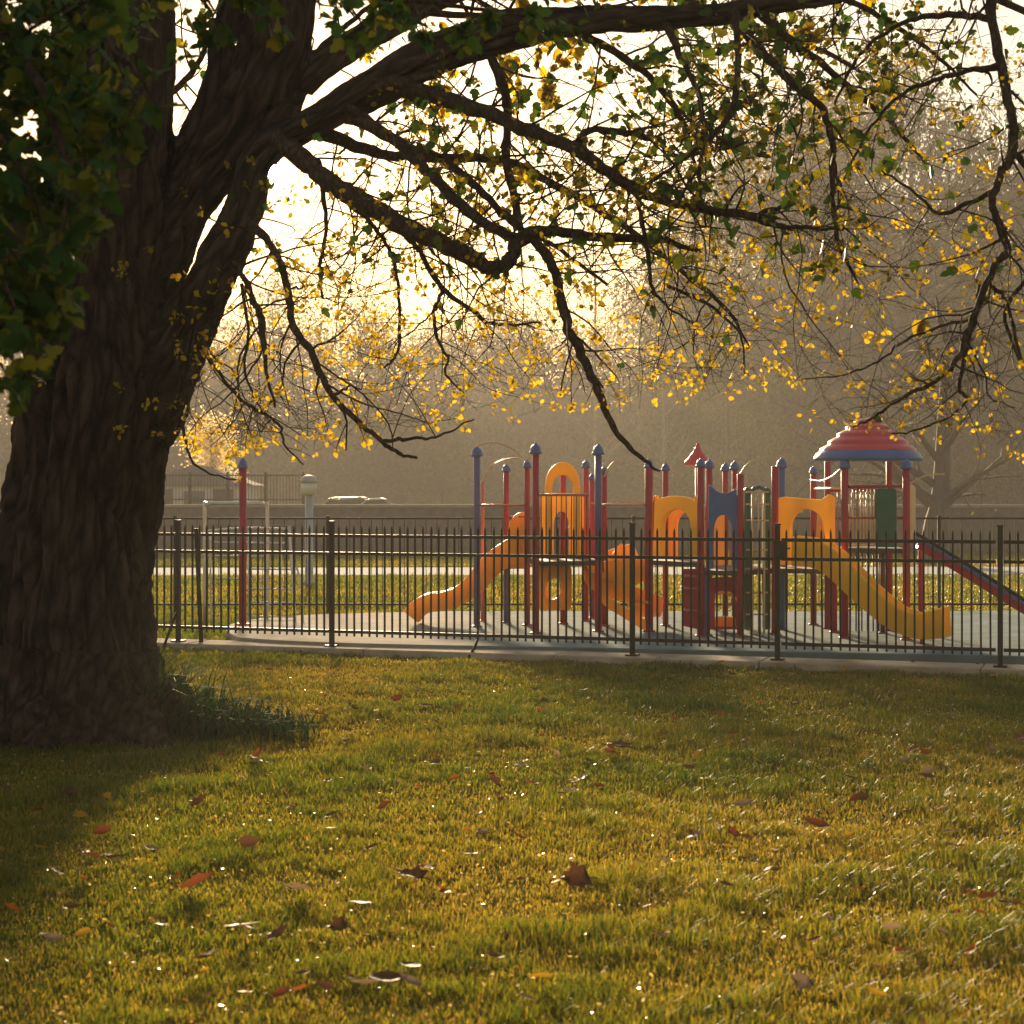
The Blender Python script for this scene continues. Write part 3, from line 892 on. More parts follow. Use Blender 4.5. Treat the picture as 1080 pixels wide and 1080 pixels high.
# bars beneath the right deck
mb = MB()
for i in range(6):
    x = 3.55 + i * 0.06
    mb.tube([(x, 18.9, SLAB), (x, 18.9, zr - 0.05)], 0.008, 6)
mb.build('bar_screen', M['deck'], play)
# red gangway at far right with dark handrails
gp = [W(966, 578, 17.95), W(990, 592, 17.9), W(1080, 648, 17.6), W(1130, 682, 17.4)]
q = [Vector(v) for v in spline(gp, 4)]
mb = MB(); mb.sweep(q, u_prof(0.17, 0.10, 0.03), (0.2, 1, 0)); o = mb.build('roller_slide', M['red'], play, bevel=0.004)
for off, up, mt in ((-0.2, 0.145, 'black'), (0.2, 0.145, 'black'), (-0.195, 0.105, 'blue')):
    mb = MB(); mb.tube([p + Vector((0.2 * off, off, up)) for p in q], 0.016, 8); mb.build('slide_rail', M[mt], o)

# ------------------------------------------------------------------ left of the pad
lone = thing('play_pole', 'lone tall red pole with a blue cap at the left end of the pad', 'pole', (0, 0, 0))
d_ = depth_of(659, SLAB); lx = (256 - CX) / F * d_
lone.location = (lx, d_, SLAB); WO[lone.name] = Vector((lx, d_, SLAB))
mb = MB(); zt = zat(483, d_) - 0.1
mb.lathe((lx, d_, 0), [(0.042, SLAB), (0.042, zt)], 16); mb.build('pole_shaft', M['red'], lone)
mb = MB(); mb.lathe((lx, d_, zt), [(a * 0.85, b) for a, b in CAPP], 18); mb.build('pole_cap', M['blue'], lone)
mb = MB(); mb.lathe((lx, d_, SLAB), [(0.075, 0.0), (0.075, 0.012), (0.045, 0.016)], 16); mb.build('foot_collar', M['red'], lone)

cf = thing('climbing_frame', 'low climbing frame of thin pale metal bars left of the play structure', 'climbing frame', tuple(W(262, 655, 21.0).xy) + (0.0,))
def cbar(pts, nm, r=0.014):
    q = [Vector(v) for v in spline([W(*p) for p in pts], 5)] if len(pts) > 2 else [W(*p) for p in pts]
    mb = MB(); mb.tube(q, r, 8); mb.build(nm, M['galv'], cf)
gy = HY + EYE * F / 21.0
cbar([(216, gy, 21.0), (216, 540, 21.0), (217.5, 533, 21.0), (222, 530.5, 21.0)], 'upright', 0.022)
cbar([(282, gy, 21.0), (282, 540, 21.0), (280.5, 533, 21.0), (276, 530.5, 21.0)], 'upright', 0.022)
cbar([(220, 530.5, 21.0), (278, 530.5, 21.0)], 'top_bar', 0.022)
gy2 = HY + EYE * F / 20.6
cbar([(218, 560, 20.6), (260, 557, 20.6), (305, 558, 20.6)], 'rung')
for yy, x0, x1 in ((572, 222, 300), (586, 212, 281), (600, 260, 313), (610, 222, 282), (621, 262, 315), (635, 262, 314), (650, 250, 312)):
    cbar([(x0, yy, 20.6), (x1, yy + 0.5, 20.6)], 'rung', 0.010)
cbar([(305, 555, 20.6), (308, 600, 20.5), (312, gy2, 20.4)], 'side_rail')
cbar([(313, 598, 20.5), (318, 620, 20.4), (320, gy2 + 2, 20.3)], 'side_rail', 0.011)
cbar([(222, 560, 20.6), (222, 610, 20.6), (223, gy2, 20.6)], 'side_rail', 0.011)
cbar([(262, 557, 20.6), (262, gy2, 20.6)], 'side_rail', 0.010)
cbar([(296, 557, 20.6), (296, gy2, 20.6)], 'side_rail', 0.010)

ld = 30.0
lamp = thing('park_lamp', 'short grey lamp post with a rounded milky head beyond the back fence', 'lamp post', ((326 - CX) / F * ld, ld, 0))
lx = (326 - CX) / F * ld
mb = MB(); mb.lathe((lx, ld, 0), [(0.10, 0), (0.10, 0.05), (0.07, 0.08), (0.065, zat(522, ld))], 14); mb.build('lamp_pole', M['lampgrey'], lamp)
mb = MB(); z0 = zat(522.5, ld)
mb.lathe((lx, ld, z0), [(0.07, 0), (0.115, 0.02), (0.125, 0.10), (0.135, 0.21)], 18); hd = mb.build('lamp_shade', M['lampglass'], lamp)
mb = MB(); mb.lathe((lx, ld, z0 + 0.211), [(0.15, 0), (0.15, 0.03), (0.13, 0.08), (0.08, 0.115), (0.01, 0.128)], 18); mb.build('lamp_cap', M['lampgrey'], lamp)

# far low wall, hut, cars, tall railing
wd = 46.0
wz = zat(532, wd)
lw = thing('low_wall', 'long low dark wall with a pale coping beyond the path', 'wall', (0, wd, 0))
mb = MB(); mb.box((0, wd, (wz - 0.08) / 2 - 0.1), (70, 0.35, wz - 0.08 + 0.2)); mb.build('wall_body', M['stone'], lw)
mb = MB(); mb.box((0, wd, wz - 0.04), (70.2, 0.45, 0.078)); mb.build('lit_top', M['lit_top'], lw, bevel=0.01)  # top slab paler than the wall: sunlight put into its colour

hd_ = 62.0
hx = (205 - CX) / F * hd_
hut = thing('park_hut', 'small pale hut with grey gable roof beyond the path, left of the red pole', 'hut', (hx, hd_, 0))
hw, hz = 1.9, zat(512, hd_)
mb = MB(); mb.box((hx, hd_ + 1.2, hz / 2), (2 * hw, 2.4, hz)); wl = mb.build('wall', M['hut'], hut)
mb = MB()
zt = zat(490, hd_)
mb.prism([(hx - hw - 0.2, hd_ - 0.2, hz + 0.003), (hx + hw + 0.2, hd_ - 0.2, hz + 0.003), (hx, hd_ - 0.2, zt)], (0, 2.8, 0)); mb.build('roof', M['slate'], hut)
for k, x in enumerate((-1.1, 1.0)):
    mb = MB(); mb.box((hx + x, hd_ - 0.02, hz * 0.72), (0.7, 0.05, 0.7)); mb.build('window', M['glass'], hut)
mb = MB(); mb.box((hx, hd_ - 0.02, 0.75), (0.7, 0.05, 1.5)); mb.build('door', M['slate'], hut)

tr = thing('tall_railing', 'tall thin railing fence standing in front of the pale hut', 'fence', ((215 - CX) / F * 56, 56, 0))
x0, x1, td = (120 - CX) / F * 56, (320 - CX) / F * 56, 56.0
tz = zat(498, td)
for i in range(6):
    x = x0 + (x1 - x0) * i / 5
    mb = MB(); mb.box((x, td, tz / 2), (0.07, 0.07, tz)); mb.build('post', M['dark_fence'], tr)
for z in (tz - 0.1, 1.25):
    mb = MB(); mb.box(((x0 + x1) / 2, td + 0.06, z), (x1 - x0, 0.03, 0.04)); mb.build('rail', M['dark_fence'], tr)
mb = MB()
for i in range(60):
    x = x0 + (x1 - x0) * (i + 0.5) / 60
    mb.box((x, td + 0.09, tz / 2), (0.016, 0.016, tz - 0.1))
mb.build('bar_panel', M['dark_fence'], tr)

def car(px, d, col, label, L=4.0):
    x = (px - CX) / F * d
    r = thing('parked_car', label, 'car', (x, d, 0), 'cars parked beyond the low wall')
    side = [(-L / 2, 0.35), (-L / 2 + 0.05, 0.75), (-L / 2 + 0.9, 0.92), (L / 2 - 0.7, 0.95), (L / 2 - 0.03, 0.8), (L / 2, 0.35)]
    mb = MB(); mb.prism([(x + a, d - 0.8, b) for a, b in side], (0, 1.6, 0)); mb.build('body', col, r, bevel=0.06)
    cab = [(-L / 2 + 0.95, 0.93), (-L / 2 + 1.55, 1.38), (L / 2 - 1.35, 1.42), (L / 2 - 0.6, 0.96)]
    mb = MB(); mb.prism([(x + a, d - 0.7, b) for a, b in cab], (0, 1.4, 0)); cb = mb.build('cabin', M['glass'], r, bevel=0.05)
    mb = MB(); mb.prism([(x - L / 2 + 1.5, d - 0.66, 1.40), (x - L / 2 + 1.62, d - 0.66, 1.45), (x + L / 2 - 1.45, d - 0.66, 1.48), (x + L / 2 - 1.3, d - 0.66, 1.425)], (0, 1.32, 0)); mb.build('roof', col, r, bevel=0.02)
    for a in (-L / 2 + 0.75, L / 2 - 0.8):
        for b in (-0.82, 0.64):
            mb = MB(); mb.tube([(x + a, d + b, 0.3), (x + a, d + b + 0.18, 0.3)], 0.3, 16); mb.build('wheel', M['tyre'], r)
    r.scale = (1, 1, 0.9)
car(364, 58, M['car_a'], 'silver car parked beyond the low wall, left of the white car')
car(393, 52, M['car_b'], 'white car parked beyond the low wall, right of the silver car', 3.4)

# ------------------------------------------------------------------ tree growing
def rvec(s=1.0):
    return Vector((rnd.gauss(0, s), rnd.gauss(0, s), rnd.gauss(0, s)))

def allowed(p, limit):
    if limit is None: return True
    if p.y < 1: return True
    px = CX + F * p.x / p.y; py = HY - F * (p.z - EYE) / p.y
    return py < limit(px)

def grow(p, d, L, r, lvl, out, tips, droop, limit=None, wob=0.16, seg=0.085, kids=(2, 4), kr=0.6):
    n = max(4, int(L / seg)); step = L / n
    p = Vector(p); d = Vector(d).normalized()
    pts, rad = [p.copy()], [r]
    bend = rvec(0.05)
    for i in range(n):
        d = d + rvec(wob) + bend + Vector((0, 0, -droop * (0.4 + 0.6 * i / n)))
        d.normalize()
        q = p + d * step
        if not allowed(q, limit): break
        p = q
        pts.append(p.copy()); rad.append(max(0.0012, r * (1 - 0.75 * (i + 1) / n)))
    if len(pts) < 3: return
    out.append((pts, rad))
    tips.append((pts[-1].copy(), (pts[-1] - pts[-2]).normalized(), lvl))
    if lvl > 0:
        for _ in range(rnd.randint(*kids)):
            i = rnd.randint(max(1, len(pts) // 5), len(pts) - 1)
            t = (pts[i] - pts[i - 1]).normalized()
            s = t.orthogonal(); s.rotate(Matrix.Rotation(rnd.uniform(0, 6.283), 3, t))
            nd = t * rnd.uniform(0.5, 1.0) + s * rnd.uniform(0.5, 1.0)
            grow(pts[i], nd, L * rnd.uniform(0.4, 0.75), max(0.0014, rad[i] * kr), lvl - 1, out, tips, droop, limit, wob, seg, kids, kr)

def tubes_mesh(out, n_thin=4, n_thick=8, thick=0.012):
    mb = MB()
    for pts, rad in out:
        mb.tube(pts, rad, n_thick if rad[0] > thick else n_thin, cap=False)
    return mb

def fast_mesh(mb, name):
    me = bpy.data.meshes.new(name); me.from_pydata(mb.v, [], mb.f)
    me.polygons.foreach_set('use_smooth', [True] * len(me.polygons)); me.update()
    return me

TREE_D = 11.8
def P3(px, py, w, d=TREE_D):
    q = W(px, py, d); return (q.x, q.y, q.z, w / 2 / F * d)

hero = thing('old_tree', 'huge gnarled tree with ridged trunk, standing at left and spreading over the lawn', 'tree', tuple(W(78, 772, TREE_D)))
trunk_paths = [
    [P3(66, 815, 300), P3(72, 775, 268), P3(76, 745, 222), P3(77, 700, 190), P3(77, 640, 172), P3(80, 580, 166), P3(88, 510, 163), P3(97, 450, 164), P3(104, 400, 160), P3(108, 350, 142), P3(110, 290, 128), P3(112, 220, 130), P3(113, 140, 134), P3(119, 60, 130), P3(126, -60, 112), P3(120, -220, 80), P3(130, -380, 50)],
    [P3(120, 480, 100), P3(148, 415, 92, 11.75), P3(181, 360, 70, 11.7), P3(207, 318, 57, 11.65), P3(229, 281, 48, 11.62), P3(249, 246, 42, 11.6), P3(261, 212, 38, 11.6), P3(267, 176, 38, 11.6), P3(293, 148, 42, 11.6), P3(340, 124, 40, 11.6), P3(400, 90, 44, 11.55), P3(450, 63, 44, 11.5), P3(520, 38, 40, 11.4), P3(620, 23, 36, 11.2), P3(720, 17, 30, 11.0), P3(820, 6, 25, 10.9), P3(910, -14, 18, 10.8), P3(1000, -60, 12, 10.8)],
    [P3(124, 340, 98, 11.9), P3(158, 268, 80, 11.95), P3(200, 203, 66, 12.0), P3(248, 142, 72, 12.0), P3(283, 75, 74, 12.05), P3(298, 0, 68, 12.1), P3(315, -120, 54, 12.2), P3(350, -260, 36, 12.4)],
    [P3(175, 210, 60, 12.0), P3(207, 140, 38, 12.0), P3(225, 92, 28, 12.0), P3(233, 50, 26, 12.0), P3(244, 0, 25, 12.0), P3(250, -120, 20, 12.0), P3(235, -260, 14, 12.0)],
    [P3(262, 140, 44, 12.0), P3(312, 88, 34, 12.1), P3(372, 46, 32, 12.3), P3(440, 8, 30, 12.5), P3(530, -35, 26, 12.7), P3(640, -90, 20, 13), P3(760, -150, 12, 13.3)],
    [P3(255, 175, 50, 12.0), P3(285, 125, 48, 12.0), P3(330, 78, 20, 12.2), P3(395, 32, 16, 12.6), P3(470, -20, 12, 13)],
    [P3(60, 330, 80, 11.7), P3(20, 270, 60, 11.6), P3(-40, 200, 52, 11.5), P3(-130, 110, 40, 11.3), P3(-260, 0, 26, 11.1)],
]
bmk = MB()
for path in trunk_paths:
    sp = spline(path, 8)
    bmk.tube([Vector(q[:3]) for q in sp], [max(0.01, q[3]) for q in sp], 28, cap=True)
# root flares
base = W(74, 772, TREE_D)
for a in (-160, -120, -85, -50, -15, 30, 80, 130, 175):
    an = math.radians(a + rnd.uniform(-8, 8)); ln = rnd.uniform(0.78, 1.1)
    dv = Vector((math.cos(an), math.sin(an), 0))
    q = [base + dv * 0.10 + Vector((0, 0, 1.0)), base + dv * 0.36 + Vector((0, 0, 0.42)), base + dv * ln * 0.8 + Vector((0, 0, 0.12)), base + dv * ln + Vector((0, 0, -0.06))]
    sp = spline([tuple(v) for v in q], 5)
    bmk.tube([Vector(v) for v in sp], [0.20 - 0.11 * i / (len(sp) - 1) for i in range(len(sp))], 12, cap=True)
me0 = bmk.mesh('trunk_raw')
tmp = bpy.data.objects.new('trunk_raw', me0); C.objects.link(tmp)
rm = tmp.modifiers.new('r', 'REMESH'); rm.mode = 'VOXEL'; rm.voxel_size = 0.016
smd = tmp.modifiers.new('s', 'SMOOTH'); smd.factor = 0.5; smd.iterations = 6
dg = bpy.context.evaluated_depsgraph_get()
me1 = bpy.data.meshes.new_from_object(tmp.evaluated_get(dg))
bpy.data.objects.remove(tmp)
nv = len(me1.vertices)
co = np.empty(nv * 3, dtype=np.float32); me1.vertices.foreach_get('co', co); co = co.reshape(-1, 3)
no = np.empty(nv * 3, dtype=np.float32); me1.vertex_normals.foreach_get('vector', no); no = no.reshape(-1, 3)
disp = np.empty(nv)
# grain: for every surface point its place across and along the limb it belongs to
SP, ST, SA, SB, SS, SR, PID = [], [], [], [], [], [], []
for pi, path in enumerate(trunk_paths):
    sp = spline(path, 8); pp = [Vector(q[:3]) for q in sp]
    t = (pp[1] - pp[0]).normalized(); a = Vector((1, 0, 0)); a = (a - t * a.dot(t)).normalized(); arc_ = 0.0
    for k in range(len(pp)):
        t = (pp[min(k + 1, len(pp) - 1)] - pp[max(k - 1, 0)]).normalized()
        a = (a - t * a.dot(t)).normalized()
        if k: arc_ += (pp[k] - pp[k - 1]).length
        SP.append(pp[k]); ST.append(t); SA.append(a); SB.append(t.cross(a)); SS.append(arc_ + 3.7 * pi); SR.append(max(0.03, sp[k][3])); PID.append(pi)
SP, ST, SA, SB = (np.array([tuple(v) for v in q]) for q in (SP, ST, SA, SB)); SS = np.array(SS); SR = np.array(SR)
grain = np.empty((nv, 3)); PID = np.array(PID); pid = np.empty(nv, int)
for c0 in range(0, nv, 4000):
    q = co[c0:c0 + 4000].astype(float)
    d2 = np.linalg.norm(q[:, None, :] - SP[None], axis=2) - SR[None]
    k = d2.argmin(1)
    o_ = q - SP[k]; pid[c0:c0 + 4000] = PID[k]
    grain[c0:c0 + 4000, 0] = (o_ * SA[k]).sum(1); grain[c0:c0 + 4000, 1] = (o_ * SB[k]).sum(1); grain[c0:c0 + 4000, 2] = SS[k] + (o_ * ST[k]).sum(1)
for i in range(nv):
    gx, gy, gz = grain[i]
    tw = 0.22 * gz
    ca, sa = math.cos(tw), math.sin(tw)
    xr, yr = gx * ca - gy * sa, gx * sa + gy * ca
    wv = 0.25 * noise.noise((gx * 2, gy * 2, gz * 1.3))
    a = 1 - abs(noise.noise((xr * 5.2 + wv * 4, yr * 5.2, gz * 0.55))) * 2.4
    b = 1 - abs(noise.noise((xr * 14 + wv * 5, yr * 14 + 5, gz * 1.7 + 3))) * 2
    c = noise.noise((xr * 2.2, yr * 2.2, gz * 0.9 + 9))
    e = noise.noise((xr * 24, yr * 24, gz * 9)) + 0.5 * noise.noise((xr * 55, yr * 55, gz * 22))
    disp[i] = -0.085 * max(0, a) ** 2.2 - 0.038 * max(0, b) ** 2 + 0.045 * c + 0.014 * e + 0.018
    if pid[i] == 0 and gy < 0:                       # the deep split between the two old stems
        z_ = float(co[i][2]); f_ = max(0.0, min(1.0, (z_ - 0.7) / 0.5)) * max(0.0, min(1.0, (3.3 - z_) / 0.8))
        if f_ > 0:
            g_ = (gx + 0.20 + 0.07 * noise.noise((0.3, 5.1, z_ * 1.5)) + 0.03 * (z_ - 2)) / 0.045
            disp[i] -= 0.13 * f_ * math.exp(-g_ * g_)
thin = np.clip((co[:, 2] - 3.6) / 1.5, 0, 1)
disp *= (1 - 0.72 * thin)
co += no * disp[:, None].astype(np.float32)
me1.vertices.foreach_set('co', co.ravel())
me1.polygons.foreach_set('use_smooth', [True] * len(me1.polygons))
me1.materials.clear(); me1.update()
at = me1.attributes.new('grain', 'FLOAT_VECTOR', 'POINT'); at.data.foreach_set('vector', grain.astype(np.float32).ravel())
link_mesh('trunk', me1, M['bark'], hero, tuple(W(78, 772, TREE_D)))

# drawn branches: (px, py, width px, depth)
BR = [
    [(292, 146, 26, 11.6), (322, 170, 21, 11.5), (346, 192, 20, 11.45), (376, 208, 20, 11.4), (430, 240, 19, 11.2), (480, 264, 18, 11.0), (516, 282, 16, 10.9), (538, 274, 15, 10.9), (548, 252, 14, 10.9), (575, 243, 12, 10.9), (620, 249, 10, 11.0), (690, 253, 8, 11.2), (740, 265, 4, 11.4)],
    [(548, 250, 12, 10.9), (566, 256, 11, 10.9), (586, 290, 11, 10.85), (597, 340, 11, 10.8), (612, 370, 10, 10.8), (627, 405, 9, 10.7), (648, 452, 7, 10.6), (672, 480, 5, 10.6), (696, 497, 2.5, 10.6)],
    [(400, 85, 26, 11.5), (445, 97, 20, 11.4), (480, 108, 17, 11.3), (540, 130, 15, 11.1), (600, 154, 14, 10.9), (640, 180, 13, 10.8), (680, 205, 11, 10.7), (715, 215, 9, 10.6), (760, 224, 8, 10.5), (800, 226, 6, 10.5), (840, 210, 4, 10.5)],
    [(325, 132, 20, 11.6), (385, 158, 13, 11.9), (440, 166, 11, 12.1), (530, 170, 10, 12.4), (575, 190, 9, 12.5), (640, 226, 8, 12.6), (700, 270, 6, 12.6), (740, 303, 5, 12.6), (770, 330, 4, 12.6), (790, 365, 2.4, 12.6)],
    [(505, 45, 14, 11.4), (520, 65, 11, 11.4), (532, 100, 10, 11.4), (536, 130, 9, 11.5), (533, 160, 9, 11.5), (540, 200, 9, 11.4), (548, 240, 9, 11.1)],
    [(360, 120, 18, 11.6), (405, 140, 13, 11.5), (450, 180, 12, 11.4), (492, 222, 12, 11.2), (530, 245, 11, 11.0), (548, 252, 10, 10.9)],
    [(365, 112, 12, 11.5), (420, 150, 9, 11.6), (470, 170, 8, 11.7), (510, 205, 8, 11.8), (540, 235, 7, 11.7), (585, 260, 5, 11.8), (640, 300, 3, 12)],
    [(600, 28, 12, 11.2), (640, 50, 9, 11.3), (684, 80, 8, 11.5), (715, 120, 7, 11.6), (727, 148, 5, 11.6), (735, 185, 3, 11.7)],
    [(700, 20, 10, 11.0), (718, 60, 7, 10.9), (735, 95, 6, 10.8), (742, 140, 5, 10.8), (738, 190, 4, 10.8), (745, 240, 2.5, 10.8)],
    [(775, 10, 10, 10.9), (778, 50, 7, 10.8), (776, 100, 7, 10.7), (765, 128, 6, 10.6), (745, 148, 5, 10.6), (705, 180, 4, 10.6), (680, 195, 3, 10.6)],
    [(610, 150, 8, 10.9), (622, 138, 7, 11.2), (660, 140, 7, 11.5), (690, 148, 6, 11.7), (715, 165, 5, 11.9), (745, 160, 4, 12.1), (790, 150, 3, 12.2)],
    [(770, 12, 12, 10.9), (800, 50, 10, 10.8), (840, 92, 9, 10.7), (868, 115, 8, 10.6), (877, 150, 7, 10.6), (878, 200, 6, 10.6), (882, 245, 5, 10.6), (893, 275, 4, 10.6), (905, 300, 2, 10.6)],
    [(800, 12, 12, 10.9), (830, 40, 9, 11.0), (870, 70, 8, 11.2), (905, 100, 7, 11.4), (940, 130, 5, 11.6), (975, 170, 3, 11.7)],
    [(690, 210, 7, 10.7), (725, 218, 8, 10.4), (785, 226, 8, 10.2), (820, 238, 7, 10.1), (850, 240, 5, 10.1), (890, 242, 3, 10.1)],
    [(672, 200, 6, 10.7), (676, 230, 5, 10.6), (684, 270, 5, 10.6), (687, 300, 4, 10.6), (700, 320, 3, 10.6), (735, 345, 2, 10.6)],
    [(700, 300, 4, 12.6), (745, 320, 3.6, 12.4), (780, 352, 2.4, 12.4), (785, 395, 1.6, 12.4)],
    # drooping on the left
    [(252, 228, 16, 11.6), (276, 246, 9, 11.4), (297, 280, 8, 11.2), (305, 315, 8, 11.1), (310, 345, 8, 11.05), (330, 375, 8, 11.0), (345, 410, 7, 10.95), (372, 440, 6, 10.9), (400, 463, 5, 10.9), (420, 478, 4, 10.9), (440, 483, 3, 10.9)],
    [(403, 465, 4.5, 10.9), (425, 463, 4, 10.8), (455, 462, 3, 10.7), (480, 452, 2.2, 10.6), (500, 442, 1.6, 10.6)],
    [(232, 265, 12, 11.6), (252, 283, 7, 11.5), (268, 318, 7, 11.4), (276, 340, 7, 11.3), (280, 385, 4, 11.2), (290, 430, 2.5, 11.2)],
    [(206, 330, 8, 11.7), (203, 375, 4, 11.5), (200, 420, 3.5, 11.3), (194, 455, 3.3, 11.2), (204, 488, 2.8, 11.1), (230, 502, 2.2, 11.1), (250, 506, 1.6, 11.1)],
    [(200, 345, 8, 11.7), (220, 375, 4, 11.5), (245, 412, 4, 11.4), (270, 432, 3.5, 11.3), (293, 446, 3, 11.2), (300, 468, 2.4, 11.2), (320, 490, 1.6, 11.2)],
    [(338, 186, 9, 11.5), (367, 214, 6, 11.6), (395, 240, 5, 11.7), (416, 275, 4, 11.8), (421, 320, 3.6, 11.8), (420, 370, 3.2, 11.8), (405, 388, 2, 11.8)],
    [(400, 222, 9, 11.3), (432, 253, 6, 11.5), (450, 278, 6, 11.6), (470, 308, 5.4, 11.7), (500, 328, 4.6, 11.8), (520, 342, 3.4, 11.8), (570, 340, 2, 11.9)],
    [(468, 305, 4.4, 11.7), (458, 330, 4, 11.6), (461, 355, 3.6, 11.5), (472, 378, 3, 11.4), (470, 395, 2.4, 11.4), (490, 415, 1.6, 11.4)],
    [(340, 195, 6, 11.6), (344, 240, 4, 11.8), (338, 280, 4, 11.9), (340, 315, 2.5, 12.0)],
    [(255, 300, 4, 11.4), (262, 350, 3.2, 11.2), (258, 390, 2.8, 11.2), (275, 430, 2, 11.2)],
    # upper sky branches
    [(150, 120, 10, 12.4), (190, 90, 7, 12.8), (212, 60, 6, 13.0), (226, 20, 4, 13.2)],
    [(300, 90, 8, 12.6), (350, 40, 6, 12.9), (400, 0, 5, 13.1)],
    [(560, -20, 14, 12.6), (640, -12, 12, 12.8), (720, 0, 9, 13), (800, 30, 7, 13.2), (880, 60, 5, 13.4), (950, 105, 3, 13.6)],
    [(640, -40, 12, 11.8), (740, -40, 10, 11.8), (850, -20, 8, 11.6), (930, 20, 6, 11.5), (990, 60, 4, 11.5), (1030, 100, 2.6, 11.5)],
]
# second tree, from beyond the right edge
BR2 = [
    [(1045, -60, 16, 9.4), (1046, 10, 12, 9.3), (1058, 80, 11, 9.2), (1068, 130, 10, 9.1), (1066, 165, 10, 9.1), (1050, 195, 9, 9.0), (1048, 225, 8, 9.0), (1062, 262, 9, 9.0), (1048, 282, 8, 8.9), (1022, 345, 7, 8.9), (1010, 380, 6, 8.8), (985, 402, 5, 8.8), (950, 420, 4, 8.7), (922, 440, 3, 8.7), (900, 450, 2, 8.7)],
    [(1035, 300, 7, 9.0), (1030, 330, 6, 9.1), (1020, 365, 5, 9.1), (1012, 410, 4, 9.2), (1020, 420, 3, 9.2), (1000, 440, 2.6, 9.2), (960, 455, 2.2, 9.2), (940, 457, 1.6, 9.2)],
    [(1064, 165, 8, 9.1), (1080, 172, 7, 9.2), (1098, 230, 6, 9.3), (1090, 280, 5, 9.3), (1060, 330, 4, 9.4), (1075, 380, 3, 9.5)],
    [(1030, 335, 5, 9.0), (990, 345, 4.2, 9.0), (950, 362, 3.6, 9.0), (925, 382, 3, 9.0), (890, 395, 2.4, 9.0), (845, 400, 1.6, 9.0)],
    [(1050, 200, 6, 9.0), (1020, 215, 5, 9.2), (990, 225, 4, 9.4), (960, 200, 3, 9.6), (930, 180, 2.2, 9.7)],
    [(1055, 70, 9, 9.2), (1020, 75, 6, 9.4), (985, 85, 5, 9.6), (950, 100, 4, 9.8), (915, 140, 3, 9.9), (890, 190, 2, 9.9)],
    [(1045, 20, 8, 9.3), (1000, 15, 7, 9.5), (950, 25, 5, 9.7), (905, 60, 4, 9.9), (880, 110, 2.6, 10)],
    [(1040, 295, 5, 9.0), (1062, 320, 4, 8.9), (1074, 370, 3.6, 8.9), (1085, 400, 2.4, 8.9)],
    [(1020, 360, 4, 9.0), (1038, 395, 3, 9.1), (1045, 420, 2.4, 9.1), (1070, 430, 1.6, 9.2)],
]
def lim_fn(px):
    xs = [-400, 150, 250, 330, 440, 520, 700, 800, 900, 1000, 1080, 1500]
    ys = [330, 470, 490, 480, 478, 440, 430, 410, 452, 455, 470, 480]
    return float(np.interp(px, xs, ys)) + rnd.uniform(-25, 8)

def make_branches(defs, root, kids_per_m, lens, lim, droop, seed, levels=2):
    rnd.seed(seed)
    out, tips = [], []
    for path in defs:
        sp = spline([tuple(W(a, b, d)) + (w / 2 / F * d,) for a, b, w, d in path], 6)
        pts = [Vector(q[:3]) for q in sp]
        # knots and kinks of living wood
        for i in range(2, len(pts) - 1):
            pts[i] = pts[i] + rvec(0.003 + 0.07 * sp[i][3])
        rad = [max(0.0018, q[3]) * (1 + rnd.uniform(-0.08, 0.10)) for q in sp]
        out.append((pts, rad))
        tips.append((pts[-1], (pts[-1] - pts[-2]).normalized(), 0))
        acc = 0.0
        for i in range(3, len(pts)):
            acc += (pts[i] - pts[i - 1]).length * kids_per_m
            while acc > 0:
                acc -= rnd.uniform(0.6, 1.4)
                t = (pts[i] - pts[i - 1]).normalized()
                s = t.orthogonal(); s.rotate(Matrix.Rotation(rnd.uniform(0, 6.283), 3, t))
                s.z = s.z * 0.8 - 0.25; 
                nd = t * rnd.uniform(0.1, 0.9) + s
                grow(pts[i], nd, rnd.uniform(*lens), max(0.002, min(0.009, rad[i] * 0.45)), levels, out, tips, droop, lim)
    return out, tips
hb, htips = make_branches(BR, hero, 9.5, (0.35, 1.15), lim_fn, 0.05, 21)
link_mesh('branches', fast_mesh(tubes_mesh(hb), 'branches'), M['twig'], hero)

def cluster_leaves(tips, out, per_tip, size, rng, keep=1.0, along=0.0):
    pos, ax, sz = [], [], []
    for p, d, lvl in tips:
        if rnd.random() > keep: continue
        for _ in range(rnd.randint(*per_tip)):
            pos.append(p + rvec(0.018)); ax.append(d * 0.5 + rvec(0.8) + Vector((0, 0, -0.25))); sz.append(rnd.uniform(*size))
    for pts, rad in out:
        if rad[0] > 0.012: continue
        for i in range(2, len(pts)):
            if rnd.random() < along:
                for _ in range(rnd.randint(1, 3)):
                    pos.append(pts[i] + rvec(0.008)); ax.append(rvec(1) + Vector((0, 0, -0.3))); sz.append(rnd.uniform(*size))
    return pos, ax, sz
rnd.seed(31)
pos, ax, sz = cluster_leaves(htips, hb, (3, 9), (0.020, 0.050), nrg, 0.28, 0.008)
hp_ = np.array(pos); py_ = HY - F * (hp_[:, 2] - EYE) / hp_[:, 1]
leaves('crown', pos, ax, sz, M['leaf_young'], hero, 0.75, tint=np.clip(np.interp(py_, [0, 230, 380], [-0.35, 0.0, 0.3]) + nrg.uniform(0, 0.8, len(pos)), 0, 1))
print('hero leaves', len(pos), 'twigs', len(hb))

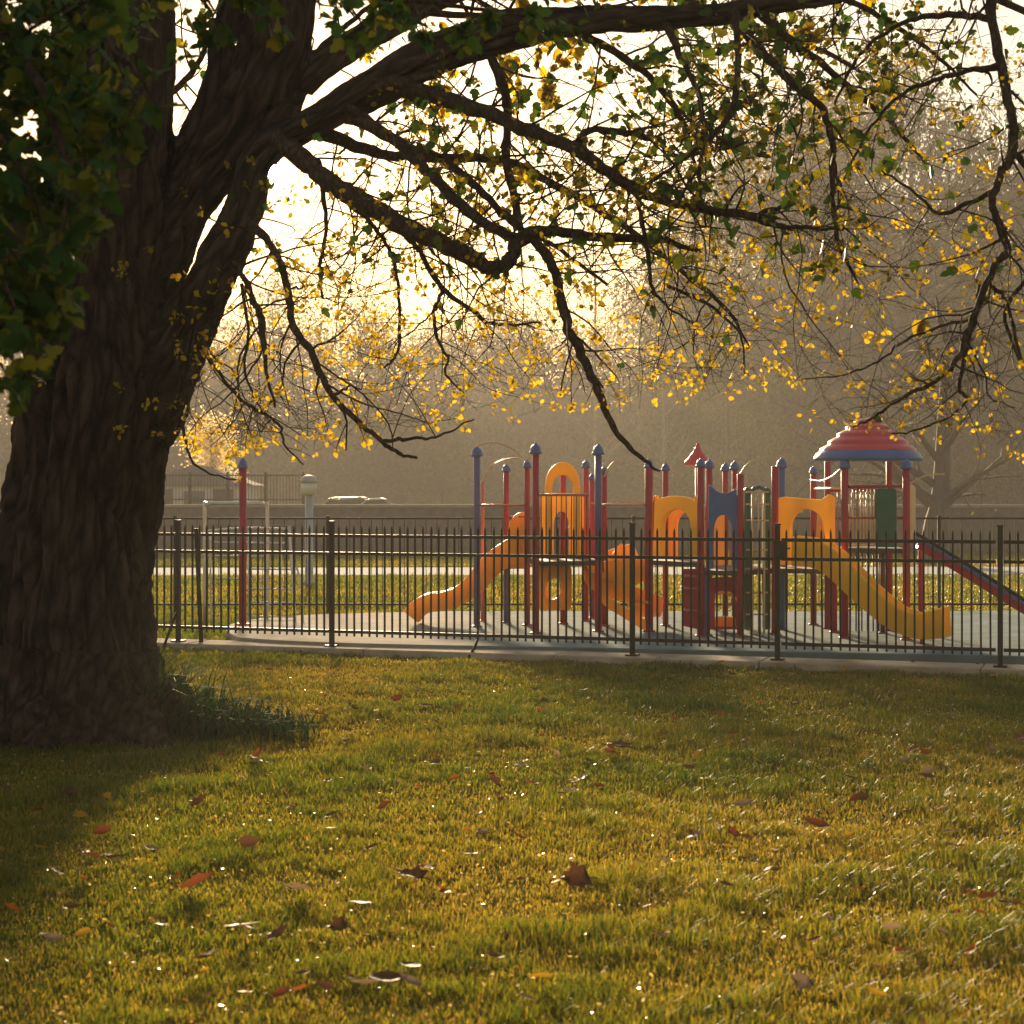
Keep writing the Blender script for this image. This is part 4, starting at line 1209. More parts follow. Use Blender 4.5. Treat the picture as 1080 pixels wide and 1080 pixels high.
# leafy boughs of the same tree that hang close to the viewer
near_def = [
    [(-160, -200, 26, 6.4), (-60, -60, 18, 5.8), (10, 30, 12, 5.4), (50, 110, 9, 5.2), (70, 190, 6, 5.1), (60, 260, 3, 5.0)],
    [(-200, -100, 22, 6.2), (-100, 40, 14, 5.6), (-40, 160, 9, 5.2), (-5, 260, 6, 5.0), (20, 340, 3, 4.9), (30, 400, 2, 4.9)],
    [(-120, -160, 18, 6.0), (0, -60, 13, 5.7), (70, 10, 9, 5.5), (130, 60, 6, 5.4), (165, 110, 3, 5.3)],
    [(-60, -120, 20, 6.6), (80, -50, 15, 6.6), (220, -22, 11, 6.6), (360, -8, 8, 6.7), (470, 5, 5, 6.8), (560, 18, 3, 6.9)],
    [(-160, 20, 14, 5.8), (-90, 160, 10, 5.4), (-50, 270, 7, 5.1), (-20, 340, 4, 5.0), (5, 395, 2, 5.0)],
    [(-140, -60, 16, 5.6), (-60, 60, 10, 5.4), (0, 140, 6, 5.3), (30, 200, 4, 5.2), (50, 250, 2, 5.1)],
    [(-150, 120, 14, 5.6), (-90, 230, 9, 5.3), (-40, 310, 6, 5.1), (-10, 360, 3, 5.0), (10, 410, 2, 5.0)],
    [(-60, -160, 16, 6.2), (20, -70, 10, 6.0), (90, -10, 7, 5.9), (110, 60, 5, 5.8), (100, 120, 2, 5.7)],
    [(-200, -60, 16, 6.0), (-80, 20, 12, 5.8), (20, 90, 8, 5.7), (90, 140, 4, 5.6), (120, 190, 2, 5.6)],
]
def near_lim(px):
    return float(np.interp(px, [-300, 0, 40, 75, 130, 170, 260, 560, 700], [520, 415, 385, 300, 150, 70, 45, 42, 20]))
nb, ntips = make_branches(near_def, hero, 9.0, (0.18, 0.45), near_lim, 0.03, 5, 1)
rnd.seed(6)
pos, ax, sz = cluster_leaves(ntips, nb, (3, 6), (0.045, 0.09), nrg, 1.0, 0.42)
bo = link_mesh('leafy_bough', fast_mesh(tubes_mesh(nb), 'leafy_bough'), M['twig'], hero)
leaves('bough_leaves', pos, ax, sz, M['leaf_green'], bo, 0.8, lobed=True)
print('near leaves', len(pos))
# scattered broad dark leaves in the middle of the crown
rnd.seed(9)
pos, ax, sz = [], [], []
cand = [s for s in hb if s[1][0] < 0.02]
for _ in range(4600):
    pts, rad = rnd.choice(cand)
    p = rnd.choice(pts)
    px = CX + F * p.x / p.y; py = HY - F * (p.z - EYE) / p.y
    wgt = np.interp(py, [0, 120, 220, 330], [1, 0.75, 0.3, 0.02]) * np.interp(px, [150, 350, 600, 900], [0.4, 0.6, 0.9, 1])
    if rnd.random() < wgt:
        pos.append(p.copy()); ax.append(rvec(1) + Vector((0, 0, -0.6))); sz.append(rnd.uniform(0.045, 0.11))
leaves('crown_leaves', pos, ax, sz, M['leaf_green'], hero, 0.8, lobed=True)
# top of the crown, above the picture
rnd.seed(14)
ut_out, ut_tips = [], []
for path in trunk_paths:
    a = path[-1]; b = path[-2]
    d0 = (Vector(a[:3]) - Vector(b[:3])).normalized()
    for _ in range(9):
        k = rnd.random()
        p = Vector(b[:3]).lerp(Vector(a[:3]), k)
        grow(p, d0 + rvec(0.6) + Vector((0, 0, 0.5)), rnd.uniform(1.2, 2.2), 0.03, 2, ut_out, ut_tips, 0.0, None, 0.12, 0.2, (3, 5))
link_mesh('upper_branches', fast_mesh(tubes_mesh(ut_out), 'upper_branches'), M['twig'], hero)
pos, ax, sz = cluster_leaves(ut_tips, ut_out, (5, 9), (0.07, 0.12), nrg, 1.0, 0.1)
leaves('upper_crown', pos, ax, sz, M['leaf_young'], hero, 0.75)

# second tree
r2 = thing('overhanging_tree', 'drooping tree whose bare branches hang in from the right over the cone roof', 'tree', (4.2, 9.6, 0))
mb = MB()
sp = spline([(4.2, 9.6, -0.1, 0.26), (4.18, 9.6, 0.5, 0.2), (4.1, 9.55, 1.6, 0.165), (3.9, 9.5, 3.0, 0.14), (3.3, 9.45, 4.2, 0.09), (2.7, 9.42, 4.75, 0.05), W(1045, -60, 9.4)[:] + (0.04,)], 6)
mb.tube([Vector(q[:3]) for q in sp], [q[3] for q in sp], 20)
sp = spline([(3.9, 9.5, 3.0, 0.11), (4.1, 9.6, 4.2, 0.09), (4.4, 9.8, 5.6, 0.06), (4.5, 10, 7, 0.03)], 6)
mb.tube([Vector(q[:3]) for q in sp], [q[3] for q in sp], 14)
mb.build('trunk', M['bark_plain'], r2)
def lim2(px):
    return float(np.interp(px, [600, 800, 860, 930, 1000, 1080, 1400], [300, 420, 452, 462, 470, 490, 500])) + rnd.uniform(-20, 6)
rb, rtips = make_branches(BR2, r2, 6.5, (0.3, 0.85), lim2, 0.06, 44)
link_mesh('branches', fast_mesh(tubes_mesh(rb), 'branches'), M['twig'], r2)
rnd.seed(45)
pos, ax, sz = cluster_leaves(rtips, rb, (3, 7), (0.016, 0.038), nrg, 0.30, 0.012)
leaves('crown', pos, ax, sz, M['leaf_young'], r2, 0.75)
pos, ax, sz = [], [], []
for pts, rad in rb:
    for p in pts[2:]:
        py = HY - F * (p.z - EYE) / p.y
        if rnd.random() < np.interp(py, [0, 200, 320], [0.06, 0.04, 0.004]):
            pos.append(p.copy()); ax.append(rvec(1) + Vector((0, 0, -0.6))); sz.append(rnd.uniform(0.05, 0.09))
leaves('crown_leaves', pos, ax, sz, M['leaf_green'], r2, 0.8, lobed=True)
ut_out, ut_tips = [], []
for _ in range(14):
    grow((4.45 + rnd.uniform(-.1, .1), 9.9, rnd.uniform(5, 7)), rvec(0.8) + Vector((0, 0, 0.5)), rnd.uniform(1, 1.8), 0.025, 2, ut_out, ut_tips, 0.02, None, 0.12, 0.2, (3, 5))
link_mesh('upper_branches', fast_mesh(tubes_mesh(ut_out), 'upper_branches'), M['twig'], r2)
pos, ax, sz = cluster_leaves(ut_tips, ut_out, (4, 8), (0.05, 0.09), nrg, 1.0, 0.1)
leaves('upper_crown', pos, ax, sz, M['leaf_young'], r2, 0.75)

# ------------------------------------------------------------------ trees beyond
def far_tree(name, label, px, d, top_py, spread, seed, leafm, leaf_n, lsize, droop, trunk_r, barkm, fork=0.35, levels=3, group=None, lean=0.0, kids=(3, 5), big=1.0):
    rnd.seed(seed)
    x = (px - CX) / F * d; H = zat(top_py, d)
    root = thing(name, label, 'tree', (x, d, 0), group)
    out, tips = [], []
    zf = H * fork
    pts = [Vector((x, d, -0.1)), Vector((x + 0.05, d, zf * 0.5)), Vector((x + lean * 0.5, d, zf)), Vector((x + lean, d + 0.2, H * 0.75)), Vector((x + lean * 1.2, d, H * 0.97))]
    sp = [Vector(v) for v in spline([tuple(p) for p in pts], 8)]
    m = MB(); rr = [trunk_r * (1.35 - 0.35 * min(1, i / 4)) if i < 4 else max(0.03, trunk_r * (1 - 0.9 * (i - 4) / (len(sp) - 5))) for i in range(len(sp))]
    m.tube(sp, rr, 12)
    m.build('trunk', barkm, root)
    nb_ = 16
    for i in range(nb_):
        k = fork + (0.93 - fork) * (i + rnd.random()) / nb_
        p = sp[min(len(sp) - 1, int(k * (len(sp) - 1)))]
        a = rnd.uniform(0, 6.283)
        L = spread * (1.1 - 0.6 * abs(k - 0.5)) * rnd.uniform(0.7, 1.1)
        grow(p, Vector((math.cos(a), math.sin(a), 0.75)), L, trunk_r * 0.3, levels, out, tips, droop, None, 0.1, 0.45 * big, kids, 0.55)
    link_mesh('branches', fast_mesh(tubes_mesh(out, 3, 5, 0.05), 'branches'), barkm, root)
    pos, ax, sz = [], [], []
    for p, dd, lvl in tips:
        for _ in range(leaf_n):
            pos.append(p + rvec(0.28 * big)); ax.append(dd * 0.3 + rvec(0.5) + Vector((0, 0, -0.6 if droop > 0.04 else 0))); sz.append(rnd.uniform(*lsize))
    for pts_, rad in out:
        for p in pts_[1:]:
            for _ in range((leaf_n + 6) // 8 if leaf_n > 1 else 0):
                pos.append(p + rvec(0.22 * big)); ax.append(rvec(0.5) + Vector((0, 0, -0.6 if droop > 0.04 else 0))); sz.append(rnd.uniform(*lsize))
    print(name, len(pos))
    if pos: leaves('crown', pos, ax, sz, leafm, root, 0.5)
    return root
far_tree('weeping_tree', 'tall pale weeping tree fading into the haze above the blue arch panel', 808, 118, 205, 6.0, 61, M['leaf_willow'], 64, (0.16, 0.40), 0.10, 0.42, M['farbark'], 0.2, 2, kids=(4, 6), big=2.2)
far_tree('weeping_tree', 'tallest weeping tree, its crown behind the hanging branches at upper right', 962, 112, 118, 7.5, 62, M['leaf_willow'], 70, (0.16, 0.40), 0.10, 0.45, M['farbark'], 0.2, 2, kids=(4, 6), big=2.3)
far_tree('weeping_tree', 'farthest weeping tree, seen hazy between the two nearer weeping trees', 885, 138, 150, 9.0, 69, M['leaf_willow'], 70, (0.2, 0.46), 0.09, 0.45, M['farbark'], 0.18, 2, kids=(4, 6), big=2.8)
far_tree('weeping_tree', 'weeping tree at the right edge, behind the drooping bare branches', 1075, 126, 135, 9.0, 70, M['leaf_willow'], 70, (0.2, 0.46), 0.09, 0.45, M['farbark'], 0.18, 2, kids=(4, 6), big=2.6)
far_tree('broad_tree', 'dark old tree with a thick forked trunk just right of the cone roof', 985, 38, 330, 2.4, 63, M['leaf_far'], 1, (0.07, 0.13), 0.02, 0.30, M['farbark'], 0.30, 2, lean=0.3)
far_tree('slender_tree', 'slender hanging tree standing behind the small red roof', 768, 86, 372, 2.2, 64, M['leaf_willow'], 10, (0.08, 0.18), 0.12, 0.16, M['farbark'], 0.25, 2)
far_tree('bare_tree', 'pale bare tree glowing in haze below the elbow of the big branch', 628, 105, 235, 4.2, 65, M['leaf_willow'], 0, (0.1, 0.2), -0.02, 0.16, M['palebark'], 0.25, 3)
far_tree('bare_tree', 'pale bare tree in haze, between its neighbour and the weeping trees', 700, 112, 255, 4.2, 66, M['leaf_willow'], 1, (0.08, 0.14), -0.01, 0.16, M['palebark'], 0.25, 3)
far_tree('blossom_tree', 'small round pale blossom tree behind the hut, left of the red pole', 222, 64, 448, 0.9, 67, M['blossom'], 16, (0.07, 0.14), -0.01, 0.12, M['farbark'], 0.3, 2, kids=(3, 4))

# far wood: one mass on and before the hill
def wood():
    rng = np.random.default_rng(77)
    P, A, S, T = [], [], [], []
    mbt = MB()
    for i in range(175):
        row = i % 5
        y = 165 + row * 20 + rng.uniform(-7, 7)
        x = rng.uniform(-0.36, 0.36) * y
        if i >= 120:
            y = rng.uniform(138, 168); x = (rng.uniform(720, 1160) - CX) / F * y
        t = max(0, min(1, (y - 178) / 120)); zb = (t * t * (3 - 2 * t)) * 9
        px = CX + F * x / y
        H = rng.uniform(13.0, 21.0) * (1.0 + 0.05 * row) * float(np.interp(px, [0, 300, 600, 760, 1080], [1.1, 1.05, 0.95, 1.35, 1.6]))
        if i >= 120: H = rng.uniform(19, 27)
        H = min(H, 28.5 - zb)
        rx = H * rng.uniform(0.18, 0.32)
        mbt.tube([(x, y, zb - 0.3), (x + rng.uniform(-.3, .3), y, zb + H * 0.5), (x + rng.uniform(-.4, .4), y, zb + H * 0.92)], [0.22, 0.15, 0.04], 6, cap=False)
        # clumps
        for c in range(30):
            a = rng.uniform(0, 6.283); h = rng.uniform(0.12, 1.0)
            r = rx * math.sin(math.pi * min(0.97, h * 0.85 + 0.1)) ** 0.7 * rng.uniform(0.3, 1.05)
            cx, cy, cz = x + r * math.cos(a), y + r * math.sin(a), zb + H * h
            n = 95
            q = rng.normal(size=(n, 3)) * np.array([0.75, 0.75, 0.65]) * (H / 10) * (1.25 - 0.5 * h) + np.array([cx, cy, cz])
            P.append(q); A.append(rng.normal(size=(n, 3))); S.append(rng.uniform(0.25, 0.65, n) * (1.25 - 0.75 * h)); T.append(np.clip(rng.normal(0.5, 0.25, n), 0, 1))
    P = np.concatenate(P); A = np.concatenate(A); S = np.concatenate(S); T = np.concatenate(T)
    keep = P[:, 2] > 0.1
    P, A, S, T = P[keep], A[keep], S[keep], T[keep]
    V, fs, k = leaf_arrays(P, A, S, rng, 0.7)
    me = bulk_mesh('woodland', V, fs, k, len(P), T)
    me.materials.append(M['leaf_far'])
    # trunks into the same mesh
    bm = bmesh.new(); bm.from_mesh(me)
    nv0 = len(bm.faces)
    vv = [bm.verts.new(v) for v in mbt.v]
    for f in mbt.f:
        fc = bm.faces.new([vv[i] for i in f]); fc.material_index = 1
    bm.to_mesh(me); bm.free()
    ob = link_mesh('woodland', me, None, None)
    me.materials.append(M['farbark'])
    return tag(ob, 'hazy far wood on the slope closing off the park', 'woodland', None, 'stuff')
wood()

# ------------------------------------------------------------------ lawn grass
def lawn():
    rng = np.random.default_rng(3)
    bands = [(4.2, 6.2, 9500), (6.2, 8.5, 7000), (8.5, 11.5, 4800), (11.5, 14.5, 3200), (14.5, 18.2, 2600)]
    P = []
    for y0, y1, dens in bands:
        hw = 0.285 * y1 + 1.0
        n = int((y1 - y0) * 2 * hw * dens)
        q = np.stack([rng.uniform(-hw, hw, n), rng.uniform(y0, y1, n), np.zeros(n)], 1)
        P.append(q)
    P = np.concatenate(P)
    # keep to the near side of the concrete strip
    off = (P[:, 0] - FA.x) * FN.x + (P[:, 1] - FA.y) * FN.y
    P = P[off < -0.19]
    # coarser blades beyond the fence, off the pad and the path
    Q = []
    for y0, y1, dens in ((17.4, 23.5, 1500), (23.5, 33.0, 420), (36.6, 46, 260)):
        hw = 0.30 * y1 + 1.0
        n = int((y1 - y0) * 2 * hw * dens)
        Q.append(np.stack([rng.uniform(-hw, hw, n), rng.uniform(y0, y1, n), np.zeros(n)], 1))
    Q = np.concatenate(Q)
    off = (Q[:, 0] - FA.x) * FN.x + (Q[:, 1] - FA.y) * FN.y
    inside = np.zeros(len(Q), bool)
    for i in range(len(pad_poly)):
        x0, y0 = pad_poly[i]; x1, y1 = pad_poly[(i + 1) % len(pad_poly)]
        c = ((y0 > Q[:, 1]) != (y1 > Q[:, 1])) & (Q[:, 0] < (x1 - x0) * (Q[:, 1] - y0) / (y1 - y0 + 1e-12) + x0)
        inside ^= c
    Q = Q[(off > 0.3) & ~inside]
    P = np.concatenate([P, Q])
    # nothing grows in the trunk
    P = P[((P[:, 0] + 2.83) ** 2 + (P[:, 1] - 11.8) ** 2) > 0.5 ** 2]
    def vnoise(x, y, s, seed):
        r = np.random.default_rng(seed); G_ = r.random((64, 64))
        u, v = x * s + 100, y * s + 100
        i, j = np.floor(u).astype(int), np.floor(v).astype(int); fu, fv = u - i, v - j
        fu = fu * fu * (3 - 2 * fu); fv = fv * fv * (3 - 2 * fv)
        g = lambda a, b: G_[a % 64, b % 64]
        return (g(i, j) * (1 - fu) * (1 - fv) + g(i + 1, j) * fu * (1 - fv) + g(i, j + 1) * (1 - fu) * fv + g(i + 1, j + 1) * fu * fv)
    x, y = P[:, 0], P[:, 1]
    c1 = vnoise(x, y, 2.2, 1); c2 = vnoise(x, y, 6.5, 2); c3 = vnoise(x, y, 0.7, 4); c4 = vnoise(x, y, 14.0, 6)
    vig = 0.35 * c1 + 0.35 * c2 + 0.3 * c4
    keep = rng.random(len(P)) < (0.35 + 1.1 * vig)
    P, vig, c1, c2, c3 = P[keep], vig[keep], c1[keep], c2[keep], c3[keep]
    n = len(P)
    H = (0.014 + 0.066 * vig ** 2.0) * (0.75 + 0.5 * c1) * rng.uniform(0.55, 1.35, n)
    far = np.clip((P[:, 1] - 6) / 10, 0, 3.5)
    H *= 1.0 + 0.12 * far
    wd = rng.uniform(0.0010, 0.0026, n) * (1 + 1.2 * far)
    an = rng.uniform(0, 2 * np.pi, n)
    lean = rng.uniform(0.15, 1.1, n) * H
    ld = np.stack([np.cos(an), np.sin(an), np.zeros(n)], 1)
    sd = np.stack([-np.sin(an + rng.normal(0, .5, n)), np.cos(an), np.zeros(n)], 1)
    up = np.array([0, 0, 1.0])
    b0 = P - sd * wd[:, None]; b1 = P + sd * wd[:, None]
    mid = P + up * (H * 0.6)[:, None] + ld * (lean * 0.35)[:, None]
    m0 = mid - sd * (wd * 0.8)[:, None]; m1 = mid + sd * (wd * 0.8)[:, None]
    tip = P + up * H[:, None] + ld * lean[:, None]
    t0 = tip - sd * (wd * 0.12)[:, None]; t1 = tip + sd * (wd * 0.12)[:, None]
    V = np.stack([b0, b1, m0, m1, t0, t1], 1).reshape(-1, 3)
    tint = np.clip(0.62 - 0.45 * (vig - 0.5) * 2 + (c3 - 0.5) * 0.5 + rng.normal(0, 0.22, n) - 0.06, 0, 1)
    me = bulk_mesh('grass', V, [[0, 1, 3, 2], [2, 3, 5, 4]], 6, n, tint)
    print('blades', n)
    ob = link_mesh('grass', me, M['grass'], None)
    return tag(ob, 'short damp lawn grass across the foreground', 'grass', None, 'stuff')
lawn()

# strap-leaved clump at the foot of the tree
def clump():
    rng = np.random.default_rng(12)
    root_loc = W(215, 772, 12.1); root_loc.z = 0
    P, D, L = [], [], []
    for i in range(1300):
        t = rng.random() ** 1.25
        px = 140 + 190 * t ** 1.1 + rng.normal(0, 5)
        d = rng.uniform(11.35, 12.3) - 0.15 * t
        p = W(px, 0, d); p.z = 0
        P.append(p); L.append(rng.uniform(0.18, 0.75) * (1 - t) ** 1.2 + rng.uniform(0.04, 0.16))
    mb = MB(); tint = []
    for p, l in zip(P, L):
        a = rng.uniform(0, 6.283); ld_ = Vector((math.cos(a), math.sin(a), 0)); sd = Vector((-ld_.y, ld_.x, 0))
        w = rng.uniform(0.004, 0.009)
        ar = rng.uniform(0.3, 1.1)
        vs = []
        for k in range(5):
            t = k / 4
            c = p + Vector((0, 0, 1)) * (l * (t - 0.45 * ar * t * t * t)) + ld_ * (l * ar * 0.8 * t * t)
            ww = w * (1 - t ** 2.2) + 0.0006
            vs += [c - sd * ww, c + sd * ww]
        mb.add(vs, [(0, 1, 3, 2), (2, 3, 5, 4), (4, 5, 7, 6), (6, 7, 9, 8)], True)
        tint += [rng.random()] * 10
    me = fast_mesh(mb, 'grass_clump')
    at = me.attributes.new('tint', 'FLOAT', 'POINT'); at.data.foreach_set('value', np.array(tint, dtype=np.float32))
    ob = link_mesh('plant_clump', me, M['clump'], None, tuple(root_loc))
    return tag(ob, 'clump of long dark strap leaves at the right foot of the big trunk', 'plant')
clump()

# ------------------------------------------------------------------ fallen leaves
def fl_mat(name, c, rough=0.55):
    m, nt, p, out = new_mat(name)
    N, L = nt.nodes, nt.links
    tc = N.new('ShaderNodeTexCoord')
    nz = N.new('ShaderNodeTexNoise'); nz.inputs['Scale'].default_value = 45; nz.inputs['Detail'].default_value = 5
    L.new(tc.outputs['Object'], nz.inputs['Vector'])
    rp = N.new('ShaderNodeValToRGB'); rp.color_ramp.elements[0].position = 0.35; rp.color_ramp.elements[1].position = 0.7
    rp.color_ramp.elements[0].color = (c[0] * 0.5, c[1] * 0.45, c[2] * 0.5, 1); rp.color_ramp.elements[1].color = (*c, 1)
    L.new(nz.outputs['Fac'], rp.inputs['Fac']); L.new(rp.outputs['Color'], p.inputs['Base Color'])
    p.inputs['Roughness'].default_value = rough; p.inputs['Specular IOR Level'].default_value = 0.08
    tr = N.new('ShaderNodeBsdfTranslucent'); L.new(rp.outputs['Color'], tr.inputs['Color'])
    mx = N.new('ShaderNodeMixShader'); mx.inputs['Fac'].default_value = 0.35
    L.new(p.outputs['BSDF'], mx.inputs[1]); L.new(tr.outputs['BSDF'], mx.inputs[2]); L.new(mx.outputs['Shader'], out.inputs['Surface'])
    return m
FLM = {'rust red': fl_mat('rust_red_leaf', (0.27, 0.075, 0.026)), 'dark brown': fl_mat('brown_leaf', (0.15, 0.068, 0.03)), 'pale tan': fl_mat('tan_leaf', (0.36, 0.25, 0.15), 0.55),
       'yellow': fl_mat('yellow_leaf', (0.55, 0.33, 0.02)), 'orange': fl_mat('orange_leaf', (0.52, 0.15, 0.02))}
def fallen_mesh(kind, curl, seed):
    if kind == 'lobed': curl *= 0.6
    r = random.Random(seed)
    if kind == 'lobed':
        out = [(0, 0.0), (0.10, 0.30), (0.02, 0.55), (0.26, 0.42), (0.42, 0.62), (0.52, 0.36), (0.74, 0.36), (0.70, 0.18), (1.0, 0.0)]
    else:
        out = [(0, 0.0), (0.12, 0.16), (0.3, 0.28), (0.5, 0.32), (0.7, 0.25), (0.87, 0.12), (1.0, 0.0)]
    rows = []
    bm = bmesh.new()
    def lift(a, b): return curl * (b * b * 1.7 + (a - 0.45) ** 2 * 0.8) + 0.04 * math.sin(a * 9 + seed) * abs(b) + 0.02 * r.uniform(-1, 1)
    spine = [bm.verts.new((a - 0.5, 0, lift(a, 0))) for a, b in out]
    for s in (1, -1):
        edge = []; mid = []
        for i, (a, b) in enumerate(out):
            if i in (0, len(out) - 1): edge.append(spine[i]); mid.append(spine[i]); continue
            bb = b * s * r.uniform(0.85, 1.1)
            mid.append(bm.verts.new((a - 0.5, bb * 0.5, lift(a, bb * 0.5)))); edge.append(bm.verts.new((a - 0.5, bb, lift(a, bb))))
        for A, B in ((spine, mid), (mid, edge)):
            for i in range(len(out) - 1):
                q = [A[i], A[i + 1], B[i + 1], B[i]]
                u = []
                for v in q:
                    if v not in u: u.append(v)
                if len(u) >= 3:
                    try: bm.faces.new(u if s > 0 else u[::-1])
                    except ValueError: pass
    # stalk
    st = [(-0.5, 0), (-0.66, 0.03), (-0.8, 0.0)]
    vs = []
    for i, (x, z) in enumerate(st):
        for k in range(3):
            an = k * 2.094
            vs.append(bm.verts.new((x, 0.012 * math.cos(an), z + lift(0, 0) * (1 - i * .4) + 0.012 * math.sin(an))))
    for i in range(2):
        for k in range(3):
            bm.faces.new((vs[i * 3 + k], vs[i * 3 + (k + 1) % 3], vs[i * 3 + 3 + (k + 1) % 3], vs[i * 3 + 3 + k]))
    me = bpy.data.meshes.new('fallen_leaf'); bm.to_mesh(me); bm.free()
    me.polygons.foreach_set('use_smooth', [True] * len(me.polygons))
    return me
protos = {}
for ci, cname in enumerate(FLM):
    for kind in ('lobed', 'oval'):
        for cu in (0.35, 0.75):
            me = fallen_mesh(kind, cu, ci * 7 + len(protos)); me.materials.append(FLM[cname])
            protos[(cname, kind, cu)] = me
fixed = [(100, 920, 'rust red', 26), (120, 918, 'dark brown', 24), (208, 946, 'rust red', 40), (255, 996, 'pale tan', 38), (256, 994, 'rust red', 30), (322, 951, 'pale tan', 40), (380, 968, 'dark brown', 26), (340, 762, 'rust red', 22), (645, 798, 'dark brown', 32), (861, 882, 'rust red', 30), (479, 832, 'orange', 14), (522, 836, 'rust red', 26), (600, 847, 'pale tan', 24), (88, 1003, 'yellow', 22), (212, 1030, 'dark brown', 26), (56, 1010, 'pale tan', 26), (320, 1063, 'orange', 30), (298, 1070, 'rust red', 30), (385, 1056, 'pale tan', 34), (410, 1052, 'dark brown', 40), (432, 1054, 'pale tan', 34), (840, 751, 'dark brown', 14), (735, 896, 'pale tan', 20), (775, 892, 'rust red', 18), (788, 898, 'dark brown', 22), (684, 973, 'rust red', 22), (605, 943, 'dark brown', 34), (430, 937, 'dark brown', 36), (446, 930, 'rust red', 22), (466, 955, 'orange', 18), (350, 872, 'dark brown', 18), (405, 862, 'rust red', 18), (385, 822, 'pale tan', 16), (8, 843, 'dark brown', 24), (270, 808, 'orange', 24), (1030, 980, 'rust red', 22), (995, 1000, 'pale tan', 24), (945, 1062, 'orange', 22), (938, 932, 'rust red', 18), (550, 945, 'rust red', 18), (895, 895, 'yellow', 14), (785, 862, 'pale tan', 28), (962, 800, 'rust red', 16), (1075, 790, 'rust red', 18), (960, 885, 'yellow', 16), (700, 1002, 'dark brown', 20), (415, 1002, 'yellow', 14), (382, 1002, 'yellow', 14), (1000, 890, 'pale tan', 14), (555, 1075, 'pale tan', 24), (925, 1070, 'yellow', 30), (850, 1058, 'pale tan', 26), (160, 908, 'pale tan', 20), (60, 935, 'pale tan', 16), (75, 850, 'dark brown', 20), (700, 780, 'dark brown', 14), (420, 745, 'rust red', 14), (450, 752, 'dark brown', 16), (515, 792, 'dark brown', 15), (760, 862, 'orange', 14), (805, 935, 'rust red', 20), (860, 1010, 'rust red', 18), (1010, 905, 'dark brown', 18), (40, 880, 'rust red', 14)]
rl = random.Random(4)
spots = list(fixed)
cn = list(FLM)
for px_, py_, c_, s_ in list(fixed):
    if rl.random() < 0.55:
        spots.append((px_ + rl.uniform(-45, 45), min(1078, py_ + rl.uniform(-9, 9)), rl.choices(cn, (5, 5, 2, 1, 3))[0], s_ * rl.uniform(0.4, 0.8)))
while len(spots) < 285:
    d = 5.6 + (rl.random() ** 0.8) * 10.3
    py = HY + EYE * F / d; px = rl.uniform(10, 1070)
    if px < 330 and 715 < py < 800: continue
    spots.append((px, py, rl.choices(cn, (5, 8, 4, 2, 3))[0], rl.uniform(4.5, 12) * 9 / d * 1.6))
bandn = [(5.0, 6.0, 'in the nearest grass'), (6.0, 7.2, 'in the near lawn'), (7.2, 9.0, 'in the middle lawn'), (9.0, 11.5, 'level with the trunk'), (11.5, 18, 'on lawn nearest the fence')]
rows = {}
for s in spots:
    d = EYE * F / (s[1] - HY)
    b = [k for k, q in enumerate(bandn) if q[0] <= d < q[1]]
    b = b[0] if b else 0
    rows.setdefault((s[2], b), []).append(s)
ORD = ['leftmost', 'second', 'third', 'fourth', 'fifth', 'sixth', 'seventh', 'eighth', 'ninth', 'tenth', 'eleventh', 'twelfth', 'thirteenth', 'fourteenth', 'fifteenth', 'sixteenth', 'seventeenth', 'eighteenth', 'nineteenth', 'twentieth', 'twenty-first', 'twenty-second', 'twenty-third', 'twenty-fourth', 'twenty-fifth', 'twenty-sixth', 'twenty-seventh', 'twenty-eighth']
first_fl = None
for (cname, b), lst in rows.items():
    lst.sort(key=lambda s: s[0])
    for i, s in enumerate(lst):
        d = EYE * F / (s[1] - HY)
        kind = 'lobed' if rl.random() < 0.32 else 'oval'; cu = 0.35 if kind == 'lobed' else rl.choice((0.35, 0.75))
        me = protos[(cname, kind, cu)]
        if first_fl is None:
            o = bpy.data.objects.new('fallen_leaf', me); first_fl = o
        else:
            o = first_fl.copy(); o.data = me
        sc_l = s[3] / F * d * rl.uniform(0.85, 1.1)
        o.location = ((s[0] - CX) / F * d, d, 0.052 + 0.016 * rl.random())
        o.scale = (sc_l, sc_l, sc_l * rl.uniform(0.8, 1.1))
        o.rotation_euler = (rl.gauss(0, 0.3), rl.gauss(0, 0.3), rl.uniform(-0.6, 0.6) + rl.choice((0, math.pi)))
        C.objects.link(o)
        n_ = len(lst)
        if n_ == 1: where = 'only %s one' % cname
        elif i == n_ - 1: where = 'rightmost %s one' % cname
        elif i == 0: where = 'leftmost %s one' % cname
        else: where = '%s %s from left' % (ORD[min(i, 27)], cname)
        tag(o, '%s %s fallen leaf %s, %s' % (cname, 'curled' if cu > 0.5 else 'flat', bandn[b][2], where), 'leaf', 'fallen leaves on the lawn')

